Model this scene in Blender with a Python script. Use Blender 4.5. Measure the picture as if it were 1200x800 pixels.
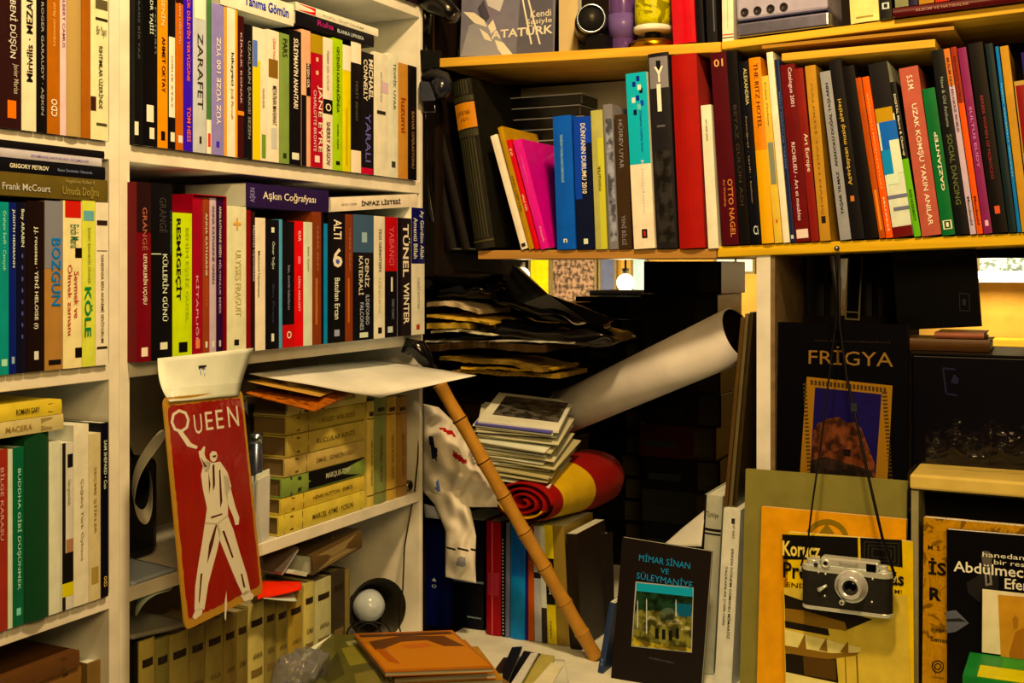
import bpy, bmesh, math, random
from mathutils import Vector, Matrix, Euler, noise
random.seed(11)
SC = bpy.context.scene
COL = SC.collection
for o in list(bpy.data.objects): bpy.data.objects.remove(o)

# ------------------------------------------------------------------ camera, light, exposure
CAMZ = 1.5; F = 1379.0; HY = 313.0
cd = bpy.data.cameras.new('camera'); cam = bpy.data.objects.new('camera', cd); COL.objects.link(cam)
cam.location = (0, 0, CAMZ); cam.rotation_euler = (math.pi/2, 0, 0)
cd.sensor_width = 36; cd.lens = 36*F/1200; cd.shift_y = (HY-400)/1200; cd.clip_start = .02
SC.camera = cam
SC.view_settings.view_transform = 'Standard'; SC.view_settings.look = 'None'
SC.view_settings.gamma = 1; SC.view_settings.use_curve_mapping = False
SC.view_settings.exposure = 0.0
TINT = (1.0, .74, .32)
WARM = (1.0, .625, .25)
w = bpy.data.worlds.new('world'); SC.world = w; w.use_nodes = True
w.node_tree.nodes['Background'].inputs[0].default_value = (1, .55, .2, 1)
w.node_tree.nodes['Background'].inputs[1].default_value = .012
def area(name, loc, target, size, power, col=WARM, sy=None):
    l = bpy.data.lights.new(name, 'AREA'); l.shape = 'RECTANGLE'; l.size = size; l.size_y = sy or size
    l.energy = power; l.color = col
    o = bpy.data.objects.new(name, l); COL.objects.link(o); o.location = loc
    o.rotation_euler = (Vector(target)-Vector(loc)).to_track_quat('-Z', 'Y').to_euler()
    return o
area('ceiling_panel_light', (.22, 1.15, 2.78), (-.05, 2.15, 1.1), .16, 37)
area('shop_light', (.35, -.7, 2.4), (0, 2.2, 1.3), .7, 31, (1, .60, .19))  # added soft fill from behind the camera, lifts the lower shelves

# ------------------------------------------------------------------ helpers
def lin(c): return c/12.92 if c <= .04045 else ((c+.055)/1.055)**2.4
def hexlin(h): return [lin(int(h[i:i+2], 16)/255) for i in (0, 2, 4)]
def albedo(h):
    c = [v/t for v, t in zip(hexlin(h), TINT)]; l = .3*c[0]+.59*c[1]+.11*c[2]; c = [max(.0, l+(v-l)*1.12)*t for v, t in zip(c, TINT)]
    return tuple(.86*(min(.86, max(.002, c[i]/TINT[i]))/.86)**1.22 for i in range(3))
MC = {}
def M(h, rough=.5, kind='plain'):
    k = (h, rough, kind)
    if k in MC: return MC[k]
    m = bpy.data.materials.new(kind+'_'+h); m.use_nodes = True; MC[k] = m
    nt = m.node_tree; N = nt.nodes; L = nt.links; b = N['Principled BSDF']
    c = albedo(h)
    b.inputs['Roughness'].default_value = rough
    b.inputs['Specular IOR Level'].default_value = .5 if rough < .27 else .16
    tc = N.new('ShaderNodeTexCoord')
    def tex(scale, detail=3, vec=None, t='ShaderNodeTexNoise'):
        n = N.new(t); n.inputs['Scale'].default_value = scale
        if 'Detail' in n.inputs: n.inputs['Detail'].default_value = detail
        if vec is None: L.new(tc.outputs['Object'], n.inputs['Vector'])
        else: L.new(vec, n.inputs['Vector'])
        return n
    def ramp(src, a, bb, p0=.3, p1=.7):
        r = N.new('ShaderNodeValToRGB'); L.new(src, r.inputs[0])
        r.color_ramp.elements[0].position = p0; r.color_ramp.elements[1].position = p1
        r.color_ramp.elements[0].color = (*a, 1); r.color_ramp.elements[1].color = (*bb, 1)
        L.new(r.outputs[0], b.inputs['Base Color']); return r
    def bump(src, s, d=.001):
        q = N.new('ShaderNodeBump'); q.inputs['Strength'].default_value = s; q.inputs['Distance'].default_value = d
        L.new(src, q.inputs['Height']); L.new(q.outputs[0], b.inputs['Normal'])
    mul = lambda c, f: tuple(min(.9, x*f) for x in c)
    if kind == 'plain':
        ramp(tex(35, 4).outputs[0], mul(c, .86), mul(c, 1.08))
    elif kind == 'flat':
        b.inputs['Base Color'].default_value = (*c, 1)
    elif kind == 'paint':
        n = tex(14, 6); ramp(n.outputs[0], mul(c, .88), mul(c, 1.05), .35, .6); bump(tex(220, 2).outputs[0], .12)
    elif kind == 'paper':
        ramp(tex(9, 5).outputs[0], mul(c, .8), mul(c, 1.06), .3, .62); bump(tex(30, 3).outputs[0], .3, .002)
    elif kind == 'pages':
        mp = N.new('ShaderNodeMapping'); mp.inputs['Scale'].default_value = (900, 4, 4); L.new(tc.outputs['Object'], mp.inputs[0])
        n = tex(1, 2, mp.outputs[0]); ramp(n.outputs[0], mul(c, .6), c, .35, .6)
    elif kind == 'layers':
        mp = N.new('ShaderNodeMapping'); mp.inputs['Scale'].default_value = (4, 4, 900); L.new(tc.outputs['Object'], mp.inputs[0])
        n = tex(1, 2, mp.outputs[0]); ramp(n.outputs[0], mul(c, .45), c, .35, .6)
    elif kind == 'wood':
        mp = N.new('ShaderNodeMapping'); mp.inputs['Scale'].default_value = (3, 40, 60); L.new(tc.outputs['Object'], mp.inputs[0])
        n = tex(1, 5, mp.outputs[0]); ramp(n.outputs[0], mul(c, .68), mul(c, 1.05), .3, .65)
    elif kind == 'metal':
        b.inputs['Metallic'].default_value = 1; ramp(tex(60, 3).outputs[0], mul(c, .8), c)
    elif kind == 'satin':
        b.inputs['Metallic'].default_value = .45; b.inputs['Base Color'].default_value = (*c, 1)
    elif kind == 'leather':
        v = tex(900, 2, None, 'ShaderNodeTexVoronoi'); ramp(tex(40, 4).outputs[0], mul(c, .7), mul(c, 1.2)); bump(v.outputs[0], .6)
    elif kind == 'worn':
        n = tex(18, 8); cr = mul((.75, .62, .45), .9)
        r = ramp(n.outputs[0], c, c, .3, .7); e = r.color_ramp.elements.new(.74); e.color = (*cr, 1)
    elif kind == 'marble':
        n = tex(24, 8); n.inputs['Distortion'].default_value = 2.2
        r = ramp(n.outputs[0], mul(c, .35), c, .40, .47); e = r.color_ramp.elements.new(.55); e.color = (*mul(c, .75), 1)
        e = r.color_ramp.elements.new(.6); e.color = (*c, 1)
    elif kind == 'mottle':
        n = tex(55, 8); r = ramp(n.outputs[0], mul(c, .2), mul(c, 1.1), .42, .58)
    elif kind == 'cloth':
        ramp(tex(25, 4).outputs[0], mul(c, .82), c); bump(tex(700, 2).outputs[0], .35)
        if 'Sheen Weight' in b.inputs: b.inputs['Sheen Weight'].default_value = .02
    elif kind == 'glow':
        b.inputs['Base Color'].default_value = (*c, 1)
        b.inputs['Emission Color'].default_value = (*hexlin(h), 1); b.inputs['Emission Strength'].default_value = rough*10
    elif kind == 'clear':
        N.remove(b); t = N.new('ShaderNodeBsdfTransparent'); g = N.new('ShaderNodeBsdfGlossy'); mx = N.new('ShaderNodeMixShader')
        g.inputs['Roughness'].default_value = rough; t.inputs[0].default_value = (.97, .97, .96, 1)
        lw = N.new('ShaderNodeLayerWeight'); lw.inputs[0].default_value = .5
        pw = N.new('ShaderNodeMath'); pw.operation = 'POWER'; pw.inputs[1].default_value = 4
        ad = N.new('ShaderNodeMath'); ad.operation = 'MULTIPLY_ADD'; ad.inputs[1].default_value = .22; ad.inputs[2].default_value = .02 if rough > .03 else .008
        L.new(lw.outputs['Facing'], pw.inputs[0]); L.new(pw.outputs[0], ad.inputs[0]); L.new(ad.outputs[0], mx.inputs[0])
        L.new(t.outputs[0], mx.inputs[1]); L.new(g.outputs[0], mx.inputs[2])
        if rough > .03:
            q = N.new('ShaderNodeBump'); q.inputs['Strength'].default_value = .35; q.inputs['Distance'].default_value = .004
            L.new(tex(22, 3).outputs[0], q.inputs['Height']); L.new(q.outputs[0], g.inputs['Normal'])
        L.new(mx.outputs[0], N['Material Output'].inputs[0])
    elif kind == 'milky':
        b.inputs['Base Color'].default_value = (*c, 1); b.inputs['Alpha'].default_value = .45
    return m

class MB:
    def __init__(s): s.v = []; s.f = []; s.m = []; s.mats = []; s.sm = []
    def mi(s, m):
        if m not in s.mats: s.mats.append(m)
        return s.mats.index(m)
    def add(s, vs, fs, m, T=None, smooth=False):
        n = len(s.v); k = s.mi(m)
        s.v += [tuple(T(Vector(v)) if callable(T) else (T @ Vector(v) if T else v)) for v in vs]
        for f in fs: s.f.append([i+n for i in f]); s.m.append(k); s.sm.append(smooth)
    def box(s, a, b, m, T=None):
        x0, y0, z0 = a; x1, y1, z1 = b
        s.add([(x0,y0,z0),(x1,y0,z0),(x1,y1,z0),(x0,y1,z0),(x0,y0,z1),(x1,y0,z1),(x1,y1,z1),(x0,y1,z1)],
              [(0,3,2,1),(4,5,6,7),(0,1,5,4),(1,2,6,5),(2,3,7,6),(3,0,4,7)], m, T)
    def prism(s, pts, z0, z1, m, T=None, smooth=False):     # pts in xy, extruded along z
        n = len(pts)
        s.add([(x, y, z0) for x, y in pts]+[(x, y, z1) for x, y in pts],
              [tuple(range(n))[::-1], tuple(range(n, 2*n))]+[(i, (i+1) % n, n+(i+1) % n, n+i) for i in range(n)], m, T, smooth)
    def tube(s, pts, r, m, n=10, smooth=True, cap=True):
        pts = [Vector(p) for p in pts]; R = r if isinstance(r, (list, tuple)) else [r]*len(pts)
        vs = []; up = None
        for i, p in enumerate(pts):
            t = (pts[min(i+1, len(pts)-1)]-pts[max(i-1, 0)]).normalized()
            if up is None: up = t.orthogonal().normalized()
            up = (up-t*up.dot(t)).normalized(); b = t.cross(up)
            for k in range(n):
                a = 2*math.pi*k/n; vs.append(tuple(p+(up*math.cos(a)+b*math.sin(a))*R[i]))
        fs = [(i*n+k, i*n+(k+1) % n, (i+1)*n+(k+1) % n, (i+1)*n+k) for i in range(len(pts)-1) for k in range(n)]
        if cap: fs += [tuple(range(n))[::-1], tuple(range((len(pts)-1)*n, len(pts)*n))]
        s.add(vs, fs, m, None, smooth)
    def lathe(s, prof, m, T=None, n=28, smooth=True, cap=True):        # prof (r, z) about z
        vs = [(r*math.cos(2*math.pi*k/n), r*math.sin(2*math.pi*k/n), z) for r, z in prof for k in range(n)]
        fs = [(i*n+k, i*n+(k+1) % n, (i+1)*n+(k+1) % n, (i+1)*n+k) for i in range(len(prof)-1) for k in range(n)]
        if cap and prof[0][0] > 1e-6: fs.append(tuple(range(n))[::-1])
        if cap and prof[-1][0] > 1e-6: fs.append(tuple(range((len(prof)-1)*n, len(prof)*n)))
        s.add(vs, fs, m, T, smooth)
    def build(s, name, parent=None, recalc=True, bevel=0):
        me = bpy.data.meshes.new(name); me.from_pydata(s.v, [], s.f)
        for m in s.mats: me.materials.append(m)
        for i, p in enumerate(me.polygons): p.material_index = s.m[i]; p.use_smooth = s.sm[i]
        if recalc:
            bm = bmesh.new(); bm.from_mesh(me); bmesh.ops.recalc_face_normals(bm, faces=bm.faces); bm.to_mesh(me); bm.free()
        o = bpy.data.objects.new(name, me); COL.objects.link(o)
        if parent: o.parent = parent
        if bevel:
            b = o.modifiers.new('bevel', 'BEVEL'); b.width = bevel; b.segments = 2; b.limit_method = 'ANGLE'
        return o

def tag(o, label=None, cat=None, group=None, kind=None):
    if label: o['label'] = label
    if cat: o['category'] = cat
    if group: o['group'] = group
    if kind: o['kind'] = kind
    return o
def empty(name, loc=(0,0,0), rot=(0,0,0), label=None, cat=None, group=None):
    o = bpy.data.objects.new(name, None); COL.objects.link(o); o.location = loc; o.rotation_euler = rot
    o.empty_display_size = .05
    return tag(o, label, cat, group)

TC = {}
def text_geo(st, bold=0.0):
    bold = round(bold*.4, 4); k = (st, bold)
    if k not in TC:
        c = bpy.data.curves.new('t', 'FONT'); c.body = st; c.resolution_u = 2; c.offset = bold; c.fill_mode = 'FRONT'
        o = bpy.data.objects.new('t', c); me = o.to_mesh()
        vs = [tuple(v.co) for v in me.vertices]; fs = [tuple(p.vertices) for p in me.polygons]
        o.to_mesh_clear(); bpy.data.objects.remove(o); bpy.data.curves.remove(c)
        x0 = min(v[0] for v in vs); x1 = max(v[0] for v in vs); y0 = min(v[1] for v in vs); y1 = max(v[1] for v in vs)
        TC[k] = ([((v[0]-x0)/(x1-x0), (v[1]-y0)/(y1-y0)) for v in vs], fs)
    return TC[k]
def put_text(mb, st, box, y, mat, d='d', bold=.02):
    """box = x0,x1,z0,z1 in local x/z of a face looking to -y"""
    vs, fs = text_geo(st, bold); x0, x1, z0, z1 = box
    if d == 'h': P = [(x0+(x1-x0)*a, y, z0+(z1-z0)*b) for a, b in vs]
    elif d == 'd': P = [(x0+(x1-x0)*b, y, z1-(z1-z0)*a) for a, b in vs]
    else: P = [(x1-(x1-x0)*b, y, z0+(z1-z0)*a) for a, b in vs]
    mb.add(P, fs, mat)

class Plane:
    def __init__(s, x, y, u): s.P = Vector((x, y)); s.u = Vector(u).normalized(); s.n = Vector((s.u.y, -s.u.x)); s.th = math.atan2(s.u.y, s.u.x)
    def s_of(s, px, d=0):
        k = (px-600)/F; o = s.P+s.n*d                    # k*Y = o.x+u.x*t ; Y = o.y+u.y*t
        return (k*o.y-o.x)/(s.u.x-k*s.u.y)
    def xy(s, t, d=0): return s.P+s.u*t+s.n*d
    def Y(s, px, d=0): return s.xy(s.s_of(px, d), d).y
    def z_of(s, px, py, d=0): return CAMZ-(py-HY)/F*s.Y(px, d)
    def pt(s, px, py, d=0): p = s.xy(s.s_of(px, d), d); return Vector((p.x, p.y, s.z_of(px, py, d)))
    def at(s, t, z, d=0): p = s.xy(t, d); return Vector((p.x, p.y, z))
Y0 = 1.72
L = Plane((155-600)/F*Y0, Y0, (680, 1379))
R = Plane(-.15, 2.5, (2800, -1379))
def ZL(v): return CAMZ-(v-HY)*Y0/F
def ray(px, py): return Vector(((px-600)/F, 1, -(py-HY)/F))
O0 = Vector((0, 0, CAMZ))

# ------------------------------------------------------------------ the setting
def struct(name, mb): return tag(mb.build(name), kind='structure')
m = MB(); m.box((-3.2, -1.5, -.05), (4.2, 6.2, 0), M('6b4a28', .6, 'wood')); struct('floor', m)
m = MB(); m.box((-3.2, -1.5, 2.9), (4.2, 6.2, 2.95), M('b89c6a', .8, 'paint')); struct('ceiling', m)
def slab(pl, s0, s1, d0, d1, z0, z1, mat, name, parent=None, mb=None):
    """box in plane coordinates, d0 front (towards the room) > d1 back"""
    q = mb or MB()
    T = lambda v: pl.at(v.x, v.z, v.y)
    q.box((s0, d1, z0), (s1, d0, z1), mat, T)
    if mb: return
    return q.build(name, parent)
o = slab(L, -2.4, 1.9, -.29, -.34, 0, 2.9, M('3a2814', .9, 'paint'), 'wall_left'); tag(o, kind='structure')
o = slab(R, -.9, 4.2, -2.5, -2.55, 0, 2.9, M('c89038', .8, 'paint'), 'wall_back'); tag(o, kind='structure')
T = lambda v: R.at(v.x, v.z, v.y)

# ------------------------------------------------------------------ white bookcases
CREAM = M('e6cc8c', .45, 'paint')
SHV = [(-121, -104), (170, 190), (424, 442), (687, 704), (925, 942)]
def bookcase(x0, x1, label):
    s0, s1 = L.s_of(x0), L.s_of(x1)
    p = L.at(s0, 0); r = empty('white_bookcase', p, (0, 0, L.th), label, 'bookcase')
    W = s1-s0; t = .0195; D = .265
    def part(nm, a, b, mt):
        q = MB(); q.box(a, b, mt); q.build(nm, r, bevel=.0012)
    t2 = .0125 if x1 > 300 else t
    part('side_panel', (0, 0, 0), (t, D, 2.55), CREAM); part('side_panel', (W-t2, 0, 0), (W, D, 2.55), CREAM)
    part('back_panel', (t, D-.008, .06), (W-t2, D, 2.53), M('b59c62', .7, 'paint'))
    part('top_board', (t, 0, 2.53), (W-t2, D-.008, 2.55), CREAM)
    part('plinth', (t, .02, 0), (W-t2, .04, .06), CREAM)
    for a, b in SHV: part('shelf', (t, 0, ZL(b)), (W-t2, D-.008, ZL(a)), CREAM)
    part('shelf', (t, 0, .06), (W-t2, D-.008, .08), CREAM); part('shelf', (t, 0, ZL(-398)-.021), (W-t2, D-.008, ZL(-398)), CREAM)
    return r
bookcase(-150, 140.2, 'white painted bookcase at the left edge, left of the joined pair')
bookcase(140.6, 495.5, 'white painted bookcase in the middle, right one of the joined pair')

# ------------------------------------------------------------------ books
def book_geo(w_, h, dep, mat, mp, hard=False, bulge=.0012, page='e6d3a0', root=None, vary=None):
    t = .0022 if hard else .0007
    n = 6; arc = [(w_*i/n, -bulge*math.sin(math.pi*i/n)) for i in range(n+1)]
    prof = [(0, dep)]+arc+[(w_, dep), (w_-t, dep), (w_-t, t), (t, t), (t, dep)]
    q = MB(); q.prism(prof, 0, h, mat, lambda v: Vector(mp(v.x, v.y, v.z))); q.build('cover', root)
    g = .003 if hard else .0006
    q = MB(); q.box((t+.0001, t+.0001, g), (w_-t-.0001, dep-(.004 if hard else .0006), h-g), M(page, .8, 'pages'), lambda v: Vector(mp(v.x, v.y, v.z)))
    q.build('pages', root)
STAND = lambda a, c, b: (a, c, b)
LIE = lambda a, c, b: (b, c, a)
LETTER = lambda x, y: None
def spine_extras(root, W, H, texts, marks, bulge):
    """texts (string, x0,x1,z0,z1 fractions, colour, dir[, bold]); marks (x0,x1,z0,z1, colour)"""
    for i, (a, b, c, d, col) in enumerate(marks):
        q = MB(); n = 6; y = [-(bulge*math.sin(math.pi*(a+(b-a)*k/n)))-.0003-.00006*i for k in range(n+1)]
        mt = col if not isinstance(col, str) else M(col, .45, 'flat')
        vs = [(W*(a+(b-a)*k/n), y[k], H*c) for k in range(n+1)]+[(W*(a+(b-a)*k/n), y[k], H*d) for k in range(n+1)]
        q.add(vs, [(k, k+1, n+2+k, n+1+k) for k in range(n)], mt)
        q.build('spine_label', root, recalc=False)
    for tx in texts:
        q = MB(); st, a, b, c, d, col, dr = tx[:7]; bold = tx[7] if len(tx) > 7 else .015
        put_text(q, st, (W*a, W*b, H*c, H*d), -bulge-.0009, M(col, .5, 'flat'), dr, bold)
        q.build('lettering', root, recalc=False)
TOPS = []
def top_of(pl, s0, s1, z): return max([t[3] for t in TOPS if t[0] is pl and t[1] < s1-.001 and t[2] > s0+.001 and t[3] < z+.04], default=z)
def book(pl, d, x0, x1, yt, zb, col, label, texts=(), marks=(), group=None, xt0=None, dep=.135, hard=False, bulge=None, rough=.4, kind='plain', name='book', page='e6d3a0', cat='book'):
    s0, s1 = pl.s_of(x0, d), pl.s_of(x1, d)
    z = zb(x0) if callable(zb) else zb
    if xt0 is None: xt0 = x0
    st, zt = pl.s_of(xt0, d), pl.z_of(xt0, yt, d)
    lean = math.atan2(st-s0, zt-z); W = (s1-s0)*math.cos(lean)-.0007; H = math.hypot(st-s0, zt-z)
    x = s0+.0003; zz = z+.0003
    if lean > 0: x = s1-W*math.cos(lean)-.0003; zz = z+W*math.sin(lean)
    p = pl.at(x, zz, d); TOPS.append((pl, min(s0, st), max(s1, st+W), zt+W*max(0, -math.sin(lean))))
    r = empty(name, p, (0, lean, pl.th), label, cat, group)
    b = (.003 if hard else .0008) if bulge is None else bulge
    b = min(b, W*.3)
    book_geo(W, H, dep, M(col, rough, kind) if isinstance(col, str) else col, STAND, hard, b, page, r)
    spine_extras(r, W, H, texts, marks, b)
    return r
def lying(pl, d, x0, x1, z, th, col, label, texts=(), marks=(), group=None, dep=.13, hard=False, yaw=0, roll=0, rough=.4, kind='plain', name='book', page='e6d3a0', bulge=None, cat='book', fit=True):
    s0, s1 = pl.s_of(x0, d), pl.s_of(x1, d); W = s1-s0
    if fit: z = top_of(pl, s0, s1, z)
    TOPS.append((pl, s0, s1, z+th))
    r = empty(name, pl.at(s0, z+.0005, d), (0, roll, pl.th+yaw), label, cat, group)
    b = (.003 if hard else .0008) if bulge is None else bulge
    book_geo(th-.0006, W, dep, M(col, rough, kind) if isinstance(col, str) else col, LIE, hard, b, page, r)
    spine_extras(r, W, th-.0006, texts, marks, b)
    return r

W_ = 'f0e2b4'; CR = 'e6d08c'
zr = {k: ZL(v[0])+.0002 for k, v in zip('0ABCD', SHV)}
DKL = lambda c='f2e8d0': (.25, .75, .03, .075, c)
# ---- left bookcase, first visible row
g = 'books on the top row of the left bookcase'
def A1(*a, **k): return book(L, .006, a[0], a[1], a[2], zr['A'], *a[3:], group=g, **k)
A1(-34, -1, -70, '3a2410', 'brown paperback cut off by the left photo edge, top row')
A1(-1, 25, -60, '3a1a12', 'maroon-black book lettered SAVAŞTA BENİ DÜŞÜN with orange square', [('SAVAŞTA BENİ DÜŞÜN', .38, .8, .4, .98, 'd8c49c', 'd'), ('Javier Marías', .55, .85, .2, .37, 'b8a070', 'd')], [(.35, .75, .06, .16, 'e87a20')])
A1(25, 42.6, -55, 'e8d088', 'cream paperback lettered MEZARDA in black, top left row', [('Mirivilis · MEZARDA HA', .3, .72, .28, .99, '1a1008', 'u', .03)])
A1(42.6, 55, -50, '14100c', 'thin black paperback between cream MEZARDA book and orange-brown book', [('ROGER GARAUDY · AŞKIN', .3, .65, .1, .75, 'a89870', 'd')])
A1(55, 70, -50, 'b06a1a', 'orange-brown paperback with white circles low on its spine', [('shirley commodore', .35, .65, .5, .75, 'e8b050', 'd'), ('CDO', .25, .75, .1, .2, 'f0e8d0', 'u', .04)])
A1(70, 78, -48, 'e0b8a0', 'very thin pale pink paperback on the top left row', [('ALBERT CAMUS', .3, .7, .5, .8, '8a6050', 'd')])
A1(78, 95, -45, 'b8944a', 'worn tan old book right of the pink paperback', kind='worn', hard=True)
A1(95, 106, -40, 'a8641c', 'thin brown-orange book beside the torn cream book')
A1(106, 127.2, -5, 'e4cf80', 'cream book with torn spine lettered RIHTIMLAR ÜZERİNDE', [('RIHTIMLAR ÜZERİNDE', .42, .7, .22, .66, '2a2410', 'd'), ('Bir Yayın', .3, .85, .72, .8, '5a4a20', 'h')], [(.25, .95, .84, .86, '3a3018'), (.25, .95, .92, .99, '6a5a30'), (0, .28, .2, .3, '4a2410'), (.3, .9, .1, .12, '5a5028')])
# ---- left bookcase, second row
g = 'upright books on the second row of the left bookcase'
def A2(*a, **k): return book(L, .006, a[0], a[1], a[2], zr['B'], *a[3:], group=g, **k)
A2(-30, -10, 235, '5a3a1a', 'brown book cut off by the left photo edge, second row')
A2(-10, 10.5, 236, '1f8f6a', 'teal green paperback at the left edge of the second row', [('Graham Swift · Canayak', .55, .8, .6, .95, 'a8d8a8', 'd')], [(.55, .9, .05, .09, 'b8d8b0')])
A2(10.5, 19.4, 237, '1a2858', 'narrow navy paperback next to the teal green one', [('JUDITH HERMANN', .3, .7, .62, .96, 'd8d8c8', 'd', .03)], [(.3, .7, .06, .1, 'a0a8b8')])
A2(19.4, 31, 237, '181620', 'black paperback with dotted line beside narrow navy one', [('Boy ARABIN', .3, .7, .74, .96, 'd8ccb0', 'd', .03), ('• • • • • • • •', .4, .6, .2, .7, '5a5a70', 'd')])
A2(31, 52, 235, '24140c', 'dark brown book with cream serif title between black and brown-grey books', [('J.J. rousseau · YENİ HELOISE (I)', .35, .68, .25, .85, 'e0d0a8', 'd', .02)], [(.4, .65, .07, .12, 'd8c8a0')])
A2(52, 73.6, 235, 'b08038', 'brown and grey book lettered BOZGUN in blue', [('BOZGUN', .35, .85, .38, .78, '2878a0', 'd', .04)], [(0, 1, .6, 1, '8a8068'), (.2, .9, .03, .06, '201810')], kind='mottle' if 0 else 'plain')
A2(73.6, 96, 235, 'ecd87c', 'yellow book lettered Sevmek ve Ölmek zamanı with red top', [('Sevmek ve', .55, .8, .3, .58, 'b8442c', 'd'), ('Ölmek zamanı', .22, .48, .2, .62, 'b8442c', 'd'), ('Erich Maria', .35, .8, .72, .86, '3a7040', 'd')], [(.1, .95, .9, 1, 'c03018'), (.62, 1, .66, .72, '181008'), (.62, 1, .06, .12, '181008')])
A2(96, 111.6, 235, 'd8cc48', 'yellow-green book lettered KÖLE in green letters', [('KÖLE', .15, .75, .18, .48, '208038', 'd', .06), ('İSAAC BASHEVİS SİNGER', .4, .65, .5, .84, '908830', 'd')], [(.1, .9, .88, .94, '78a080')])
A2(111.6, 127.2, 237, 'ead898', 'cream book lettered BEN ANNEMİ SEVİYORUM at the row end', [('SANDINSA BEN ANNEMİ SEVİYORUM', .38, .66, .14, .68, '4a3818', 'd')], [(.1, .9, .7, .705, '3a2c10'), (.1, .9, .1, .105, '3a2c10'), (.1, .9, .1, .115, '3a2c10'), (.1, .9, .86, .89, '3a2418')])
zt = L.z_of(60, 236.2, .006)
g = 'books lying on the second row of the left bookcase'
zt = ZL(313-(313-237.5)*1125/1220)+.0008
lying(L, .006, -60, 126, zt, .031, '6f5a20', 'brown-olive lying book lettered Umuda Doğru above the upright books', [('Umuda Doğru', .68, .93, .1, .62, 'a08838', 'h', .03), ("Angela'nın Külleri II", .7, .9, .7, .92, 'a89048', 'h'), ('Frank McCourt', .3, .6, .25, .55, 'c8b888', 'h')], [], g)
lying(L, .004, -60, 123, zt+.0315, .0185, '141414', 'thin black lying book with white capitals on the olive book', [('GRIGORY PETROV', .35, .6, .3, .62, 'e8e0c8', 'h', .04), ('Beyaz Zambaklar Ülkesinde', .66, .9, .3, .6, '888878', 'h')], [(.95, .98, .3, .8, 'e0d8c0')], g)
lying(L, .002, -60, 119, zt+.0505, .012, 'c8b4c8', 'thin pale lilac magazine lying on the black book', [('ROMANLARINDAN SEÇMELER', .5, .9, .3, .6, '907080', 'h')], [], g)
lying(L, .000, -60, 122, zt+.063, .011, '1c1612', 'dark thin book topmost of the left lying stack', [], [], g)
# ---- left bookcase, third row
g = 'upright books on the third row of the left bookcase'
def A3(*a, **k): return book(L, .006, a[0], a[1], a[2], zr['C'], *a[3:], group=g, **k)
A3(-30, -12, 525, '6a4020', 'brown book cut off by the left edge, third row')
A3(-12, 9, 529, 'a03c20', 'red-brown paperback at the left edge of third row', [('BİLGE KARASU', .55, .8, .5, .9, 'd8a070', 'd')])
A3(9, 15, 527, 'd8d090', 'very thin cream paperback between red and green books')
A3(15, 28, 525, '186838', 'bright green paperback lettered GİBİ DÜŞÜNMEK in pale green', [('BUDDHA GİBİ DÜŞÜNMEK', .3, .75, .2, .88, 'b8e0b0', 'd', .02)], [(.3, .7, .06, .1, '90c890')])
A3(28, 57, 509, '0e4a20', 'thick dark green cloth hardback on the third row', kind='cloth', hard=True, rough=.8, bulge=.005)
A3(57, 71, 518, 'e0d4a0', 'cream paperback right of the green cloth hardback')
A3(71, 86, 520, 'dcc894', 'cream book with black and yellow blocks on its spine', [('Sürgünlük', .45, .75, .62, .78, 'a08850', 'd')], [(.1, .35, .0, 1, '2a2010'), (.1, 1, .08, .16, 'd8c020'), (.1, 1, .16, .34, '1a1408'), (.4, 1, .34, .42, 'b08048'), (.5, .95, .85, .93, '1c1814')])
A3(86, 104, 499, 'e6cf8c', 'tall pale cream book, taller than its cream neighbours', [('Çağdaş Türk Öyküsü', .4, .65, .25, .7, 'a08848', 'd')])
A3(104, 118, 509, 'd8bc70', 'tan-cream book beside the black book at row end', [('SEÇME ŞİİRLER', .35, .65, .4, .8, '9a7c38', 'd')], [(.2, .8, .1, .2, 'b09040')])
A3(118, 127.2, 496, '141018', 'black paperback lettered SAM at the right end of row', [('SAM SHEPARD • Cuo', .3, .7, .62, .9, 'd8d0b8', 'd', .02), ('CDO', .3, .7, .06, .12, 'e8c060', 'u', .03)])
zt = ZL(313+(524-313)*1125/1280)
g = 'books lying on the third row of the left bookcase'
z3 = max(L.z_of(28, 509, .006), 0)+.0015
lying(L, .012, -70, 74, z3, .021, 'd0b464', 'tan lying book under the yellow one, third row left', [('MACERA', .5, .72, .3, .65, 'a07c30', 'h')], [(.8, .9, .1, .9, 'a08848')], g)
lying(L, .012, -72, 72, z3+.0215, .020, 'dcb93c', 'yellow lying paperback topmost of the third row stack', [('ROMAIN GARY', .6, .8, .3, .7, '2a2010', 'h', .02)], [(.88, .93, .2, .8, '2a2010')], g)
# ---- left bookcase, bottom pile
g = 'old books lying on the bottom row of the left bookcase'
zz = ZL(925)
for i, (x1, c, wd) in enumerate([(99, '8a6428', 'lowest'), (101, 'b08c3c', 'second'), (99, '7a5420', 'third'), (97, 'a8842c', 'fourth'), (100, '6a4418', 'fifth'), (98, 'b89438', 'sixth'), (101, 'c0a048', 'seventh'), (97, '8a6024', 'eighth'), (95, '70481c', 'topmost')]):
    th = [.024, .03, .022, .027][i % 4]
    lying(L, -.004-.004*((i*2) % 3), -80, x1-2, zz, th, c, f'{["brown", "ochre", "dark tan", "mustard", "dark brown", "golden", "pale ochre", "brown worn", "dark worn"][i]} old book, {wd} in the lying pile at the bottom left corner', [], [(.86, .9, .1, .9, '5a3c18')], g, kind='worn' if i % 3 == 1 else 'plain', dep=.16, roll=.0); zz += th+.0004
book(L, -.02, 102, 124, 778, zr['D'], '8a682c', 'tan old book standing upright beside bottom left pile', group='old books standing low in left bookcase', hard=True)

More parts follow.
